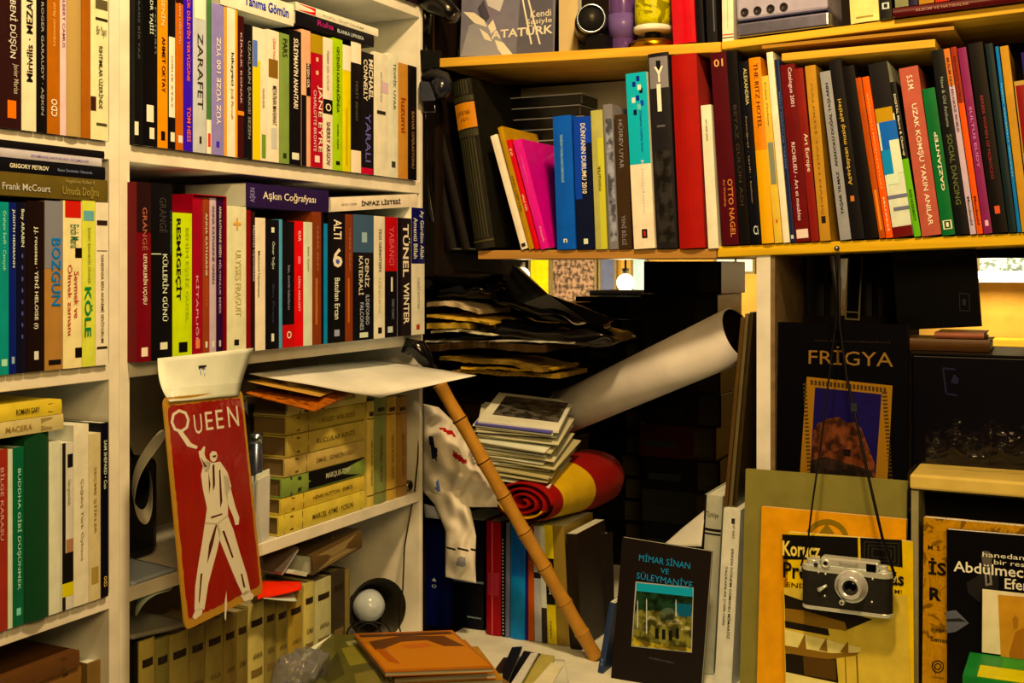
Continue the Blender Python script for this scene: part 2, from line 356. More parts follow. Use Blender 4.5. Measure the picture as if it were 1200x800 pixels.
# ---- right bookcase row 0 (bottoms only)
g = 'books on the highest shelf of the middle bookcase'
for a, b, c, lab in [(395, 415, 'e0c890', 'cream book on the highest shelf, leftmost visible end'), (415, 436, '1a1410', 'black book on the highest shelf between two cream ones'), (436, 448, 'e8d0a0', 'cream paperback on the highest shelf right of the black one'), (448, 456, 'c03028', 'thin red book on the highest shelf'), (456, 466, 'd88098', 'pink paperback on the highest shelf'), (466, 478, '151010', 'black paperback with white mark on the highest shelf'), (478, 489, '301818', 'dark maroon paperback at right end of the highest shelf')]:
    book(L, .006, a, b, -90, zr['0'], c, lab, group=g)
# ---- right bookcase row 1
g = 'upright books on the upper row of the middle bookcase'
def B1(*a, **k): return book(L, .008, a[0], a[1], a[2], zr['A'], *a[3:], group=g, **k)
B1(157.5, 168, -55, '14140e', 'black book first on the upper row beside the post', [('SONRASIZ BİR YAZ', .3, .6, .45, .85, '5a5a40', 'd')], [(0, .4, .05, .12, 'e8dcb8')])
B1(168, 184.5, -50, '0c0c0a', 'wide black book with white figure low on its spine', [('DR TAJİİİ', .35, .7, .6, .78, 'd0c8a8', 'd'), ('roman', .75, .88, .5, .75, '6a6848', 'd')], [(.2, .7, .13, .22, 'f0e8d0'), (.4, .75, .04, .1, 'f0e8d0')])
B1(184.5, 196.7, -45, 'e8921c', 'orange paperback with dark capitals low on its spine, upper row', [('AHMET OKTAY', .35, .7, .3, .6, '1c0c04', 'd', .03), ('GÖLGENİN', .3, .7, .66, .92, 'f8c878', 'd')], [(.3, .7, .04, .09, '1c0c04')])
B1(196.7, 205.5, -45, '141010', 'black paperback with tall white label in upper row', [('OĞUZ ATAY', .35, .65, .22, .5, '8a5a30', 'd')], [(.1, .95, .17, .6, 'eee0b8'), (.3, .9, .04, .09, 'e8dcb8')])
B1(205.5, 214.8, -40, 'c06a14', 'orange-brown book with dark flame top beside the purple one', [('HAN UĞULTU', .35, .65, .58, .8, 'd8b078', 'd')], [(0, 1, .8, 1, '301008'), (.1, .8, .84, .95, 'e8a020'), (.3, .9, .04, .08, 'e8c890')], kind='plain')
B1(214.8, 226, -40, '48208a', 'deep purple book with orange lettering in the upper row', [('GÜNLÜK DİLEYİN YERYÜZÜNE', .3, .72, .38, .93, 'e87830', 'd', .02), ('TOM HESS', .3, .7, .05, .24, 'e87830', 'd', .02)])
B1(226, 242, -35, 'c4b890', 'pale grey book lettered ZARAFET in tall thin letters', [('ZARAFET', .3, .7, .24, .66, '3a3020', 'd', 0)], [(0, 1, .88, 1, '1c1812'), (.1, .9, .74, .87, 'e8dcb8'), (.45, .6, .05, .09, '2a2010')])
B1(242, 247.7, -20, '587838', 'thin green and white book between grey and lilac books', [], [(0, 1, 0, .2, 'f0e4c4'), (.2, .8, .04, .12, 'c85030')])
B1(247.7, 262.6, 3, '9c88e0', 'lilac book lettered YÜZ YÜZE 100 YÜZ', [('YÜZ YÜZE 100 YÜZ', .28, .68, .2, .78, 'f4ecf0', 'u', .03)], [(.35, .6, .05, .09, '503890')])
B1(262.6, 278.3, 7, 'f0dca0', 'cream book with orange grid edges lettered hikayeci', [('hikayeci', .42, .7, .48, .7, '2c1c10', 'd', .02), ('Jodi Picoult', .42, .66, .25, .46, 'b09048', 'd')], [(0, .18, 0, 1, 'e09820'), (.82, 1, 0, 1, 'e09820')])
B1(278.3, 286, 18, '4a1410', 'thin maroon book with small cream lettering, upper row', [('KİRALIK KONAK', .3, .7, .38, .88, 'd0a880', 'd')], [(0, 1, .3, .33, 'd88828')])
B1(286, 296, 28, '161210', 'black paperback left of the tall yellow-cream book', [('UZAKLARIN ŞARKISI SEZEN', .3, .7, .15, .88, 'a09068', 'd')])
B1(296, 313, 31, 'eedca4', 'cream book with broad yellow left half, upper row', [('GÜLDEN SEVER', .65, .8, .4, .55, '5a4a28', 'd')], [(0, .5, 0, .75, 'e0bc28'), (0, .3, .7, .9, '6a7890'), (.6, .9, .02, .2, '80902c')])
B1(313, 327, 34, 'ece0b0', 'cream book with small sepia photo on its spine', [('METATRAN MAHSANAT', .4, .75, .28, .58, '2a2418', 'd', .02), ('ÇİNDE YOLU', .4, .7, .78, .94, 'c85820', 'd', .02)], [(.1, .9, .64, .78, '8a6420'), (.3, .8, .1, .26, 'c8b888')])
B1(327, 339, 38, '8c9440', 'olive green paperback lettered PARS at the top', [('PARS', .3, .75, .82, .96, '2c3410', 'd', .02)], [(.35, .7, .04, .08, '3a4014')])
B1(339, 353, 34, '100e0c', 'black book with bold white title ending ANAHTARI', [("SÜLEYMAN'IN ANAHTARI", .3, .75, .42, .94, 'f0e4c4', 'd', .04)], [(.2, .8, .04, .09, 'e0d0a8')])
B1(353, 364, 34, 'e8a868', 'peach and black paperback left of the red gilt book', [('AYŞEN GÜR', .5, .85, .58, .76, 'f0e4c8', 'd', .03)], [(.5, 1, .52, .76, '141010'), (0, .5, 0, .52, '141010')])
B1(364, 378.4, 39, 'b01c24', 'red book with gold top band and tall pale lettering, upper row', [('JANE EYRE', .5, .9, .12, .62, 'f4dcb8', 'd', .01), ('CHARLOTTE BRONTE', .18, .42, .12, .58, 'e8b890', 'd')], [(0, 1, .86, 1, 'b08c20'), (.4, .6, .7, .73, 'e8b070'), (.4, .6, .8, .83, 'e8b070'), (.3, .7, .04, .09, 'f0c8a0')])
B1(378.4, 389.7, 43, 'efe4c6', 'white book with a black band round its middle, upper row', [('SHERRY ARGOV', .3, .7, .03, .36, '2a2418', 'd'), ('O', .2, .8, .44, .5, 'efe4c6', 'h', .02), ('PEMBE BİR GÖLGE', .35, .65, .6, .9, 'a89870', 'd')], [(0, 1, .42, .53, '15120e')])
B1(389.7, 401.4, 44, 'b0c020', 'lime green book lettered GECENİN KARANLIĞINDA', [('GECENİN KARANLIĞINDA', .35, .72, .44, .94, '1c2408', 'd', .02), ('sıradan seçkin', .35, .6, .16, .35, '1c2408', 'd')], [(.3, .7, .04, .07, '1c2408')])
B1(401.4, 411, 52, 'e0c428', 'yellow paperback right of the lime green book', [], [(0, 1, .8, 1, 'f0e8c8'), (.35, .6, .05, .5, 'c8a818')])
B1(411, 423, 48, '15110e', 'black book with torn white label top and bottom', [('FERİT EDGÜ', .4, .7, .4, .7, '6a6040', 'd')], [(0, 1, .84, 1, 'f0e6c4'), (0, 1, .0, .17, 'f0e6c4')])
B1(423, 438, 60, '1c1814', 'black book with two lines of bold white italics, upper row', [('MICHAEL', .55, .9, .62, .95, 'f0e6d0', 'd', .05), ('CONNELLY', .15, .45, .6, .94, 'f0e6d0', 'd', .04), ('YARALI', .3, .7, .1, .5, '7a6a80', 'd')], [(0, .9, 0, .05, 'c01830')])
B1(438, 455, 60, 'e8dab0', 'cream paperback with small black mark, right end cream pair', [('AKLIN İZİNDE', .4, .6, .6, .85, 'c0a878', 'd')], [(.2, .8, .5, .53, '3a3020'), (.5, 1, .68, .77, 'd8b0a0')])
B1(455, 466.5, 62, 'e2cf98', 'cream paperback with green-grey title beside the orange-tan book', [('TEVFİK UYAR', .45, .8, .55, .93, '70704c', 'd')], [(.3, .7, .08, .13, '4a4428')])
B1(466.5, 478, 73, 'c88c34', 'orange-tan book near the right end of the upper row', [('luzumi', .25, .75, .4, .7, 'a04818', 'd', .03)])
B1(478, 488.4, 76, '18120e', 'black paperback last on the upper row', [('BAHAR OPERASYONU', .35, .65, .1, .6, 'a07840', 'd')])
g = 'books lying across the upper row of the middle bookcase'
z1 = L.z_of(300, 28, .008)
zq = ZL(313-(313-33)*1125/(1280-330))+.004
lying(L, .010, 258, 344, zr['A']+.2285, .038, 'eadfc0', 'white lying book lettered Gömün in blue above upper row', [('Yanıma Gömün', .3, .92, .3, .75, '28407a', 'h', .05)], [(.95, .98, .3, .7, 'c8a868')], g)
lying(L, .010, 346.5, 438, zr['A']+.213, .0235, '140f12', 'black lying book with pink title and white bird, above red-spined books', [('Ruha', .25, .45, .35, .8, 'b03858', 'h', .03), ('BLANKA LIPINSKA', .5, .85, .3, .6, 'c8c0b0', 'h', .03)], [(.9, .96, .3, .7, 'e8e0d0')], g)
lying(L, .010, 346.5, 443, zr['A']+.237, .0155, 'e8dcb0', 'white lying book with red arrow on its spine', [('KIZIL İNTİKAM', .3, .8, .3, .6, 'b0a070', 'h')], [(.03, .22, .1, .9, 'c81820')], g)
# ---- right bookcase row 2
g = 'upright books on the middle row of the middle bookcase'
def B2(*a, **k): return book(L, .018, a[0], a[1], a[2], zr['B'], *a[3:], group=g, **k)
B2(160, 177, 213, '7a1018', 'dark red book lettered LEYLEKLERİN UÇUŞU', [('LEYLEKLERİN UÇUŞU', .35, .75, .32, .6, 'f0d8c0', 'd', .03), ('GRANGÉ', .35, .75, .62, .86, 'a86840', 'd', .02)], [(0, 1, .72, 1, '301410'), (.3, .75, .03, .08, 'f0e4c8')])  # dark band at the spine top paints the shadow over this row end
B2(177, 202, 214, '12100e', 'thick black book lettered KÜLLERİN GÜNÜ', [('KÜLLERİN GÜNÜ', .5, .8, .22, .6, 'dcd4bc', 'd', .01), ('GRANGÉ', .35, .75, .72, .92, '4a4030', 'd'), ('SİS KORUNCU', .85, .98, .6, .85, '386048', 'd')], [(0, .45, .598, .603, 'd8d0b8'), (.4, .75, .06, .1, 'e8e0c8')])
B2(202, 225, 249, 'ccd41c', 'neon yellow book lettered RESMİGEÇİT in bold black', [('RESMİGEÇİT', .12, .45, .4, .96, '0c0c04', 'd', .05), ('BENİM EŞSİZ GÜZEL', .6, .85, .25, .9, 'a8ac20', 'd', 0)], [(.3, .75, .04, .11, '0c0c04')])
# slipcase with four books
s0, s1 = L.s_of(225.5, .018), L.s_of(266, .018); zt = L.z_of(225.5, 227, .018)
r = empty('slipcase', L.at(s0, zr['B']+.0003, .018), (0, 0, L.th), 'red slipcase holding a boxed set beside neon yellow book', 'slipcase')
W = s1-s0-.0008; H = zt-zr['B']; mt = M('9c1020', .35)
for nm, a, b in [('side', (0, 0, 0), (.0016, .14, H)), ('side', (W-.0016, 0, 0), (W, .14, H)), ('top', (.0016, 0, H-.0016), (W-.0016, .14, H)), ('bottom', (.0016, 0, 0), (W-.0016, .14, .0016)), ('back', (.0016, .138, .0016), (W-.0016, .14, H-.0016))]:
    q = MB(); q.box(a, b, mt); q.build(nm, r)
g2 = 'boxed set inside the red slipcase'
for a, b, c, lab, tx, mk in [(.06, .36, 'a01422', 'red first volume inside the red slipcase', [('KİTAPLIĞI', .3, .6, .1, .5, 'e0a080', 'd')], [(.3, .7, .04, .1, 'e08848')]), (.36, .56, '9a4a20', 'orange-brown volume inside the red slipcase', [('ANNA KATHARINE', .3, .6, .5, .9, 'e8c8a0', 'd'), ('GÜNEŞ', .3, .6, .3, .48, 'd86830', 'd')], [(.35, .65, .04, .08, 'e8d8b8')]), (.56, .76, 'c8a888', 'pale cream and brown volume inside the red slipcase', [('ANNA KATHARINE GREEN', .3, .65, .45, .95, '4a2020', 'd')], [(.35, .65, .04, .08, 'e8e8d8')]), (.76, .96, '3a1230', 'dark plum volume inside the red slipcase, rightmost', [('MİLYONLUK BEBEK', .3, .7, .25, .6, 'c8a0b8', 'd', .02), ('ANNA KATHARINE GREEN', .3, .65, .62, .95, 'e0c8c8', 'd')], [(.35, .65, .04, .08, 'c8b8c8')])]:
    rr = empty('book', L.at(s0+W*a+.0004, zr['B']+.0025, .013), (0, 0, L.th), lab, 'book', g2)
    ww = W*(b-a)-.0008; hh = H-.006; book_geo(ww, hh, .12, M(c, .4), STAND, False, .0008, 'e6d3a0', rr); spine_extras(rr, ww, hh, tx, mk, .0008)
B2(266, 288.5, 241, 'e2cf86', 'thick cream book with pale orange lettering, middle row', [('ULYSSES FRAGUIT', .4, .7, .25, .7, 'ccb060', 'd'), ('+', .3, .7, .84, .92, 'd8a040', 'h', .03)], [(.35, .6, .05, .09, '2a1c08')])
B2(288.5, 294, 246, '8a1a14', 'very thin red-brown paperback right of thick cream book')
B2(294, 299, 248, '3a1812', 'very thin dark brown paperback on the middle row', [('Mehmet Uyumöksüz', .2, .8, .5, .9, 'c8b8a0', 'd')])
B2(299, 311, 255, 'eedca4', 'cream paperback left of the black book with dots', [('Mehmed Uyumayan', .15, .4, .4, .75, '4a3020', 'd')])
B2(311, 327, 257, '0f0e10', 'black book with small white dot and name, middle row', [('Ömer Yağcı', .4, .65, .62, .83, 'd0c8b0', 'd', .01), ('Ben Piraye', .4, .6, .2, .5, '4a4448', 'd')], [(.4, .62, .9, .94, 'e0d8c0'), (.4, .6, .06, .12, 'e0d8c0')])
B2(327, 331, 257, '6a9a90', 'very thin teal paperback between two black books')
B2(331, 345, 259, '120e0e', 'black paperback with red foot bearing a white O', [('ben, ömrün kalanlarını', .35, .6, .3, .65, '9a9080', 'd'), ('O', .3, .7, .07, .13, 'f0e8d8', 'h', .04)], [(0, 1, 0, .18, 'c02418')])
B2(345, 355.5, 259, 'd8241c', 'bright red paperback on the middle row', [('KİMAL MEMLEKET', .35, .65, .28, .56, 'f0b8a0', 'd'), ('KAR', .35, .65, .84, .92, 'f4e0d0', 'd', .02)], [(.35, .65, .66, .72, 'e87860')])
B2(355.5, 366, 260, 'dccfa0', 'thin cream paperback right of the bright red one', [('Bilal Şahin', .35, .6, .6, .8, '9a8c58', 'd')])
B2(366, 376.5, 248, '8a4418', 'brown-orange paperback, left one of two alike', [('YAŞAR AKAY', .35, .65, .55, .9, 'c07c48', 'd'), ('BİR KADIN TANIK', .35, .6, .2, .5, 'c08048', 'd')], [(.3, .5, .15, .5, 'c0702c')])
B2(376.5, 379.5, 250, '141416', 'thin black paperback behind the blue one')
B2(379.5, 384, 262, '1c88c0', 'thin bright blue paperback beside the black ALTI book')
B2(384, 404.5, 249, '100e0c', 'black book lettered ALTI with a big white 6', [('ALTI', .3, .75, .8, .95, 'f0e8d8', 'd', .04), ('6', .25, .8, .58, .73, 'f0e8e0', 'h', .04), ('Batuhan Ercan', .35, .65, .18, .5, 'e0d8c4', 'd', .03)], [(.4, .65, .61, .65, '5868b0'), (.35, .65, .05, .1, 'a8a090')])
B2(404.5, 413.5, 251, '8c4418', 'brown-orange paperback, right one of two alike', [('YAŞAR AKAY', .35, .65, .55, .9, 'c07c48', 'd')], [(.3, .5, .15, .5, 'c0702c')])
B2(413.5, 438, 251, '171414', 'black book lettered DENİZ KATEDRALİ with grey top', [('DENİZ', .55, .78, .42, .65, 'ece4d0', 'd', .02), ('KATEDRALİ', .25, .5, .36, .67, 'ece4d0', 'd', .02), ('ILDEFONSO', .58, .75, .12, .36, 'b8b098', 'd'), ('FALCONES', .3, .48, .08, .3, 'b8b098', 'd')], [(0, 1, .7, 1, '50625c'), (.4, .65, .78, .86, 'a8b0a0'), (.3, .7, .02, .06, 'd8d0b8')])
B2(438, 451, 253, 'e8d894', 'pale cream book with yellow second title, middle row right', [('TESS GERRITSEN', .4, .65, .55, .9, '5a4c24', 'd'), ('GÜNAHKAR', .35, .65, .2, .5, 'd8c060', 'd', .02)], [(.35, .7, .04, .09, '1c1408')])
B2(451, 465.5, 254, '1a1212', 'black book with red upper half lettered YABANCI', [('YABANCI', .3, .7, .6, .92, 'd86858', 'd', .02), ('ÖMER YILMAZ', .5, .75, .15, .32, '808068', 'd')], [(0, 1, .55, 1, 'b81a18'), (.45, .6, .38, .5, 'e8e0d0'), (.2, .6, .04, .09, 'c8c0b0')])
B2(465.5, 482, 255, 'b8a888', 'grey-black book lettered TÜNEL in huge white letters', [('TÜNEL', .35, .85, .5, .95, 'f4ecdc', 'd', .05), ('WINTER', .4, .8, .1, .45, 'f0e8d8', 'd', .05)], [(0, 1, 0, 1, '2c2018'), (0, .25, 0, 1, '181010')])
B2(482, 497.5, 243, 'e8dab0', 'cream book with navy top, last of the middle row', [('Ay Gördüm Allah', .55, .9, .6, .98, 'e8e4dc', 'd', .02), ('Amentü Billah', .12, .42, .6, .92, 'e8e4dc', 'd', .02), ('CAHİT KOYTAK', .4, .65, .2, .45, 'a8986c', 'd')], [(0, 1, .56, 1, '1c1c48'), (.35, .6, .04, .08, 'b84820')])
g = 'books lying across the middle row of the middle bookcase'
lying(L, .016, 288.5, 385, zr['B']+.2125, .040, '35203a', 'dark plum lying book lettered Aşkın Coğrafyası', [('Aşkın Coğrafyası', .18, .82, .28, .72, 'f0e0c8', 'h', .01), ('AŞKIN', .03, .1, .2, .8, 'a08890', 'u')], [(.88, .94, .35, .65, 'c8b8c0')], g)
za = L.z_of(388, 249, .018); zn = L.z_of(482, 243, .018); ln = L.s_of(483, .016)-L.s_of(388, .016)
lying(L, .016, 388, 489.5, za+.001, .0265, 'efe0b0', 'cream lying book lettered İNFAZ LİSTESİ in bold black', [('İNFAZ LİSTESİ', .32, .78, .3, .72, '14100c', 'h', .05), ('JACK CARR', .1, .27, .35, .55, '8a7c58', 'h')], [(.86, .94, .35, .6, 'c8a878')], g, roll=-(zn-za)/ln, fit=False)

# ------------------------------------------------------------------ wooden shelf unit on the right
PINE = M('e0a93a', .4, 'wood'); TT = CAMZ-.80       # table top height
B0 = R.at(0, 0, 0)
unit = empty('shelf_unit', (B0.x, B0.y, 0), (0, 0, R.th), 'pine shelf unit of rough boards carrying two rows on the right', 'shelf unit')
def rl(px, d=0): return R.s_of(px, d)
sA, sJ, sM, sJ2, sE = rl(515), rl(845), rl(840), rl(978), rl(1290)
def board(nm, s0, s1, z0, z1, d=0, D=.29, mat=PINE, tilt=0, zr_=None):
    """top surface z; tilt = in-plane slope; built in unit space"""
    th = z0; q = MB()
    q.box((s0, -d, z1-th), (s1, D-d, z1), mat, lambda v: Vector((v.x, v.y, v.z+tilt*(v.x-s0))))
    return q.build(nm, unit, bevel=.0015)
zTop = R.z_of(640, 61); zTopB = R.z_of(845, 49)
zMid = R.z_of(700, 292.5)
tiltB = (R.z_of(1200, 273)-R.z_of(840, 289))/(rl(1200)-rl(840))
zMB = R.z_of(840, 289)
ttB = (R.z_of(1200, 4)-zTopB)/(rl(1200)-sJ)
ttA = (zTopB-zTop)/(sJ-rl(640))
board('shelf_board', sA, sJ-.001, .019, zTop+ttA*(sA-rl(640)), tilt=ttA)
board('shelf_board', sJ+.001, sE, .015, zTopB+.0005, tilt=ttB, mat=M('e2ab38', .4, 'wood'))
board('shelf_board', rl(560), sM-.001, .018, zMid, mat=M('c08a3c', .45, 'wood'))
board('shelf_board', sM+.001, sE, .020, zMB, tilt=tiltB, mat=M('e4b030', .4, 'wood'))
q = MB(); q.box((rl(886, .0), .004, TT+.001), (rl(886, 0)+.026, .06, zMB-.014), M('e2ca98', .5, 'paint')); q.build('upright', unit)
q = MB(); q.box((rl(886, .0)+.0262, .006, TT+.001), (rl(886, 0)+.034, .24, zMB-.014), M('8a6c3a', .6, 'wood')); q.build('upright_panel', unit)
zM2 = R.z_of(640, 118, -.28)
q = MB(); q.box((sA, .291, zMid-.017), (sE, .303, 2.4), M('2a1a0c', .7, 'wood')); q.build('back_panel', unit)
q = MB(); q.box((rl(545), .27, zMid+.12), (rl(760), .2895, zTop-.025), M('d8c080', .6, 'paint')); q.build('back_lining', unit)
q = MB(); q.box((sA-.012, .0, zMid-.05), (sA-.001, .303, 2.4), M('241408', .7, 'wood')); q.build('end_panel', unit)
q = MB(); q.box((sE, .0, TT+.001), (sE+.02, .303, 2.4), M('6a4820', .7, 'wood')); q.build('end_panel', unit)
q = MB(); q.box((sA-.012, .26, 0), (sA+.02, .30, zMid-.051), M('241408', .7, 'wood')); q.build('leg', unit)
def zmidA(px): return zMid
def zmidB(px, d=0): return zMB+tiltB*(R.s_of(px, d)-sM)
def ztopA(px): return zTop+ttA*(rl(px)-rl(640))
def ztopB(px): return zTopB+ttB*(rl(px)-sJ)
# counter carrying the lower things
ct = empty('counter', (B0.x, B0.y, 0), (0, 0, R.th), 'pale worktop counter running below the wooden shelves', 'counter')
q = MB(); q.box((-.012, -.62, TT-.03), (1.75, .9, TT), M('e6d09a', .5, 'paint')); q.build('worktop', ct)
q = MB(); q.box((0, -.58, .0), (1.7, .86, TT-.031), M('7a5a30', .6, 'wood')); q.build('cabinet', ct)
# window behind
def wbox(name, s0, s1, d0, d1, z0, z1, mat): return tag(slab(R, s0, s1, d0, d1, z0, z1, mat, name), kind='structure')
wbox('window_1', -.5, 1.9, -1.0, -1.005, TT-.1, 2.6, M('ffffff', .01, 'clear'))
wbox('wall_right', 1.78, 1.83, .6, -2.49, 0, 2.88, M('7a5830', .8, 'paint'))
wbox('trim_1', -.5, 1.78, -.99, -1.02, 0, TT-.101, M('5a3c1c', .8, 'wood'))

# ------------------------------------------------------------------ books on the middle wooden shelf
g = 'upright books on the left part of the wooden shelf'
def RA(xb0, xb1, xt0, yt, col, lab, texts=(), marks=(), **k):
    k.setdefault('group', g); k.setdefault('dep', .17); dd = k.pop('d', 0.004)
    return book(R, dd, xb0, xb1, yt, zmidA(0), col, lab, texts, marks, xt0=xt0, **k)
gold = '8a7848'
RA(557, 581, 529, 97, '26200f', 'tall old dark leather volume with tan paper label on its spine', [('BÜYÜK TARİH', .2, .8, .79, .82, '6a3c10', 'h'), ('CİLT I', .3, .7, .755, .775, '6a3c10', 'h')], [(0, 1, .71, .86, 'c07c1c'), (0, 1, .66, .7, '3c3418'), (0, 1, .87, .9, '3c3418')]+[(.12+.13*i, .16+.13*i, .06, .65, '4c4420') for i in range(6)]+[(.12+.13*i, .16+.13*i, .91, .99, '4c4420') for i in range(6)]+[(0, 1, .04, .05, '544a22')], hard=True, dep=.24, bulge=.008, kind='leather', page='8a7040', group=None)
RA(522, 536, 501, 190, '1a120c', 'dark leaning book left of the tall leather volume', hard=True, kind='leather', group='dark leaning books at the wooden shelf end', d=-.02)
RA(541, 552, 508, 150, '20160e', 'second dark leaning book touching the tall leather volume', hard=True, kind='leather', group='dark leaning books at the wooden shelf end', d=-.02)
RA(611, 619.5, 574.5, 160, 'f0deb0', 'thin cream leaning book, first left of the pink one', [], [(.2, .8, .02, .05, '3a3020')])
RA(620, 626.5, 583, 150, 'b88820', 'thin mustard-brown leaning book between cream and red', [('SARI DEFTER', .3, .7, .3, .6, '6a4a10', 'd')])
RA(627, 633, 593, 165, 'd01c24', 'narrow bright red leaning book beside the pink one', [('AYRILIK YÜZÜ', .3, .75, .35, .5, 'f4d8c8', 'd', .03), ('İZ', .3, .75, .85, .92, 'f4d8c8', 'd')])
RA(634, 645, 601, 166, 'd81c6c', 'magenta pink leaning book with glossy cover', [('magenta', .4, .6, .6, .85, 'e86898', 'd'), ('Kitaplık', .4, .7, .06, .2, 'f0a0c0', 'd')], rough=.2)
RA(653, 675, 647.5, 137, '2f62b0', 'plain blue book with small pale vertical title', [('YENİDEN TASARLANAN DEMOKRASİ', .4, .58, .5, .86, 'a8c0e0', 'd'), ('n', .4, .6, .05, .08, 'e8e8f0', 'h', .04)], [], hard=True)
RA(676.5, 697, 671.5, 138, '141c2a', 'navy and blue book lettered DÜNYANIN DURUMU 2010', [('DÜNYANIN DURUMU 2010', .42, .75, .42, .95, 'f0ece0', 'd', .03)], [(0, 1, .8, 1, '1f4a80'), (0, .7, .6, .8, '1f4a80'), (0, .4, .38, .6, '1f4a80'), (.4, .65, .04, .08, 'd8d0b8')])
RA(698, 712, 692, 130, 'b8a850', 'yellow-olive thin book right of DÜNYANIN DURUMU', [('mimarlık', .4, .7, .42, .6, '5a4c18', 'u')], [(.5, 1, 0, .8, 'c8b83c')])
RA(714, 725, 706.5, 123, '8a7c60', 'grey mottled book with pale cloudy spine', [], [(.2, .9, .05, .9, M('a0967c', .5, 'mottle'))])
RA(725.5, 740.5, 720, 135, '4a3418', 'dark brown book with large thin grey spine capitals', [('HÜSREV UYAR', .3, .7, .6, .96, '9a8c6c', 'd', 0), ('YENİ BİLGİ', .3, .7, .03, .25, '9a8c6c', 'd', 0)])
RA(743, 768, 733, 87, 'f0e0bc', 'tall cyan and white book with blue geometric pattern', [('Dünyamız Çağdaş Sanatı', .55, .72, .55, .78, '1c6080', 'd'), ('Kütüphane', .5, .68, .2, .5, 'd8c08c', 'd')], [(0, 1, .48, 1, '18a8c4')]+[(a, a+.16, b, b+.03, c) for a, b, c in [(.3, .92, '143070'), (.5, .95, '143070'), (.62, .88, '0c1c30'), (.25, .83, 'e8e8e0'), (.45, .84, '143070'), (.65, .81, '2c50a0'), (.3, .76, '0c1c30'), (.55, .9, 'e8e8e0'), (.5, .79, '88b8d8')]]+[(.42, .68, .06, .11, '101010'), (.5, .6, .07, .1, 'c03020')], d=.008)
RA(770, 794.5, 759, 64, '2a241c', 'tall dark book wrapped in plastic with silver figure on top', [('Y', .3, .75, .85, .93, 'f0e8d8', 'h', .05)], [(.05, .95, .82, .98, '8a7c60'), (.4, .62, .9, .96, '141010'), (.38, .58, .7, .84, 'e8e0c8'), (.3, .7, .62, .63, '6a6048'), (.1, .9, .03, .5, M('3c3424', .4, 'mottle'))], hard=True)
RA(796.5, 826.5, 786.5, 66, 'a8200e', 'big plain red cloth hardback on the wooden shelf', [], [], hard=True, kind='cloth', bulge=.006, rough=.7)
RA(830, 842.5, 821, 124, 'e8d29a', 'short cream book between the red and maroon ones', [('art and time', .4, .6, .75, .9, '7a6438', 'd')])
g = 'upright books on the right part of the wooden shelf'
def RB(xb0, xb1, xt0, yt, col, lab, texts=(), marks=(), **k):
    k.setdefault('group', g); k.setdefault('dep', .17); dd = k.pop('d', 0.004)
    return book(R, dd, xb0, xb1, yt, (lambda px: zmidB(px, dd)+.0012), col, lab, texts, marks, xt0=xt0, **k)
RB(846.5, 866.5, 832, 63, '561014', 'maroon book lettered 01 at its top', [('01', .2, .75, .925, .965, 'd8a050', 'h', .03), ('OTTO NAGEL', .55, .85, .04, .34, 'c88038', 'd', .03), ('Art Workshop', .25, .42, .2, .34, 'c88038', 'd')])
RB(867, 880.5, 850, 61, '17100c', 'black book with faint spine letters after maroon 01', [('BEYAZ GÜLÜN ADI', .35, .7, .2, .72, '4a3c28', 'd')])
RB(881, 892.5, 865, 73, '0e0e12', 'black book lettered ALEXANDRIA in gold', [('ALEXANDRIA', .5, .85, .76, .96, 'c8b060', 'd', .02), ('fotoğraf · tarih · kültür', .3, .5, .22, .7, '98804c', 'd'), ('Ci', .3, .8, .05, .1, 'c8c0b0', 'h', .03)])
RB(893, 907.5, 877, 69, 'd8881c', 'orange book with dark thin capitals right of the ALEXANDRIA book', [('THE RITZ HOTEL', .4, .75, .62, .97, '6a3408', 'd', .01)], [(0, 1, .0, .5, 'dca01c')], hard=True)
RB(908, 917.5, 891, 90, 'd8b040', 'pale yellow narrow book with grey smudge, left of thin cream one', [('Fulya Özlem', .4, .7, .7, .96, '8a6820', 'd')], [(.2, .9, .35, .6, '8a8458'), (.4, .6, .12, .14, 'c84818')])
RB(918, 926, 898, 62, 'f0dfa4', 'tall thin plain cream book on the right part')
RB(926.5, 932, 907.5, 70, '28303c', 'thin slate-blue book lettered SARAYLAR', [('MİLLİ SARAYLAR TARİHİ', .3, .7, .4, .82, '6a7484', 'd')], [(.2, .8, .02, .04, 'c8c0a8')])
RB(932.5, 950, 914, 77, '6e1812', 'maroon book lettered Catalogue 2001', [('Catalogue 2001', .45, .78, .76, .98, 'e0b890', 'd'), ('RICHELIEU - Art et meubles', .3, .55, .12, .56, 'e0b890', 'd')], [(.1, .9, .02, .07, 'e0c08c')])
RB(950.5, 960.5, 931, 81, '882818', 'red-brown book with white handwritten script', [('Art Europe', .25, .85, .4, .62, 'e8d0b0', 'd', 0)])
RB(961, 974, 943, 78, 'b8862c', 'olive gold book with faint letters after the handwritten one', [('GALERİSİ TARİH NAKIŞ', .35, .65, .15, .9, '8a6420', 'd')], [(.3, .7, .1, .14, '2a2010')])
RB(984.5, 998, 960.5, 85, '9c9070', 'grey stone-textured thin book lettered DOĞAL TAŞLAR', [('YAŞAR YILMAZ   ANADOLU DOĞAL TAŞLARIN', .3, .7, .15, .93, '1c1810', 'u', .03)])
RB(998.5, 1014, 970.5, 72, '1c1813', 'black book lettered Azərbaycan musiqi alətləri', [('Azərbaycan musiqi alətləri', .3, .7, .3, .78, 'c8a040', 'u', .02)], [(.3, .6, .21, .24, 'c07830')])
RB(1014.5, 1030, 986, 79, '120e0c', 'plain black book right of the musical instrument book')
RB(1030.5, 1038, 1002, 92, 'b05410', 'dark orange thin book beside bright orange one', [], [(.3, .7, .05, .3, 'd8842c')])
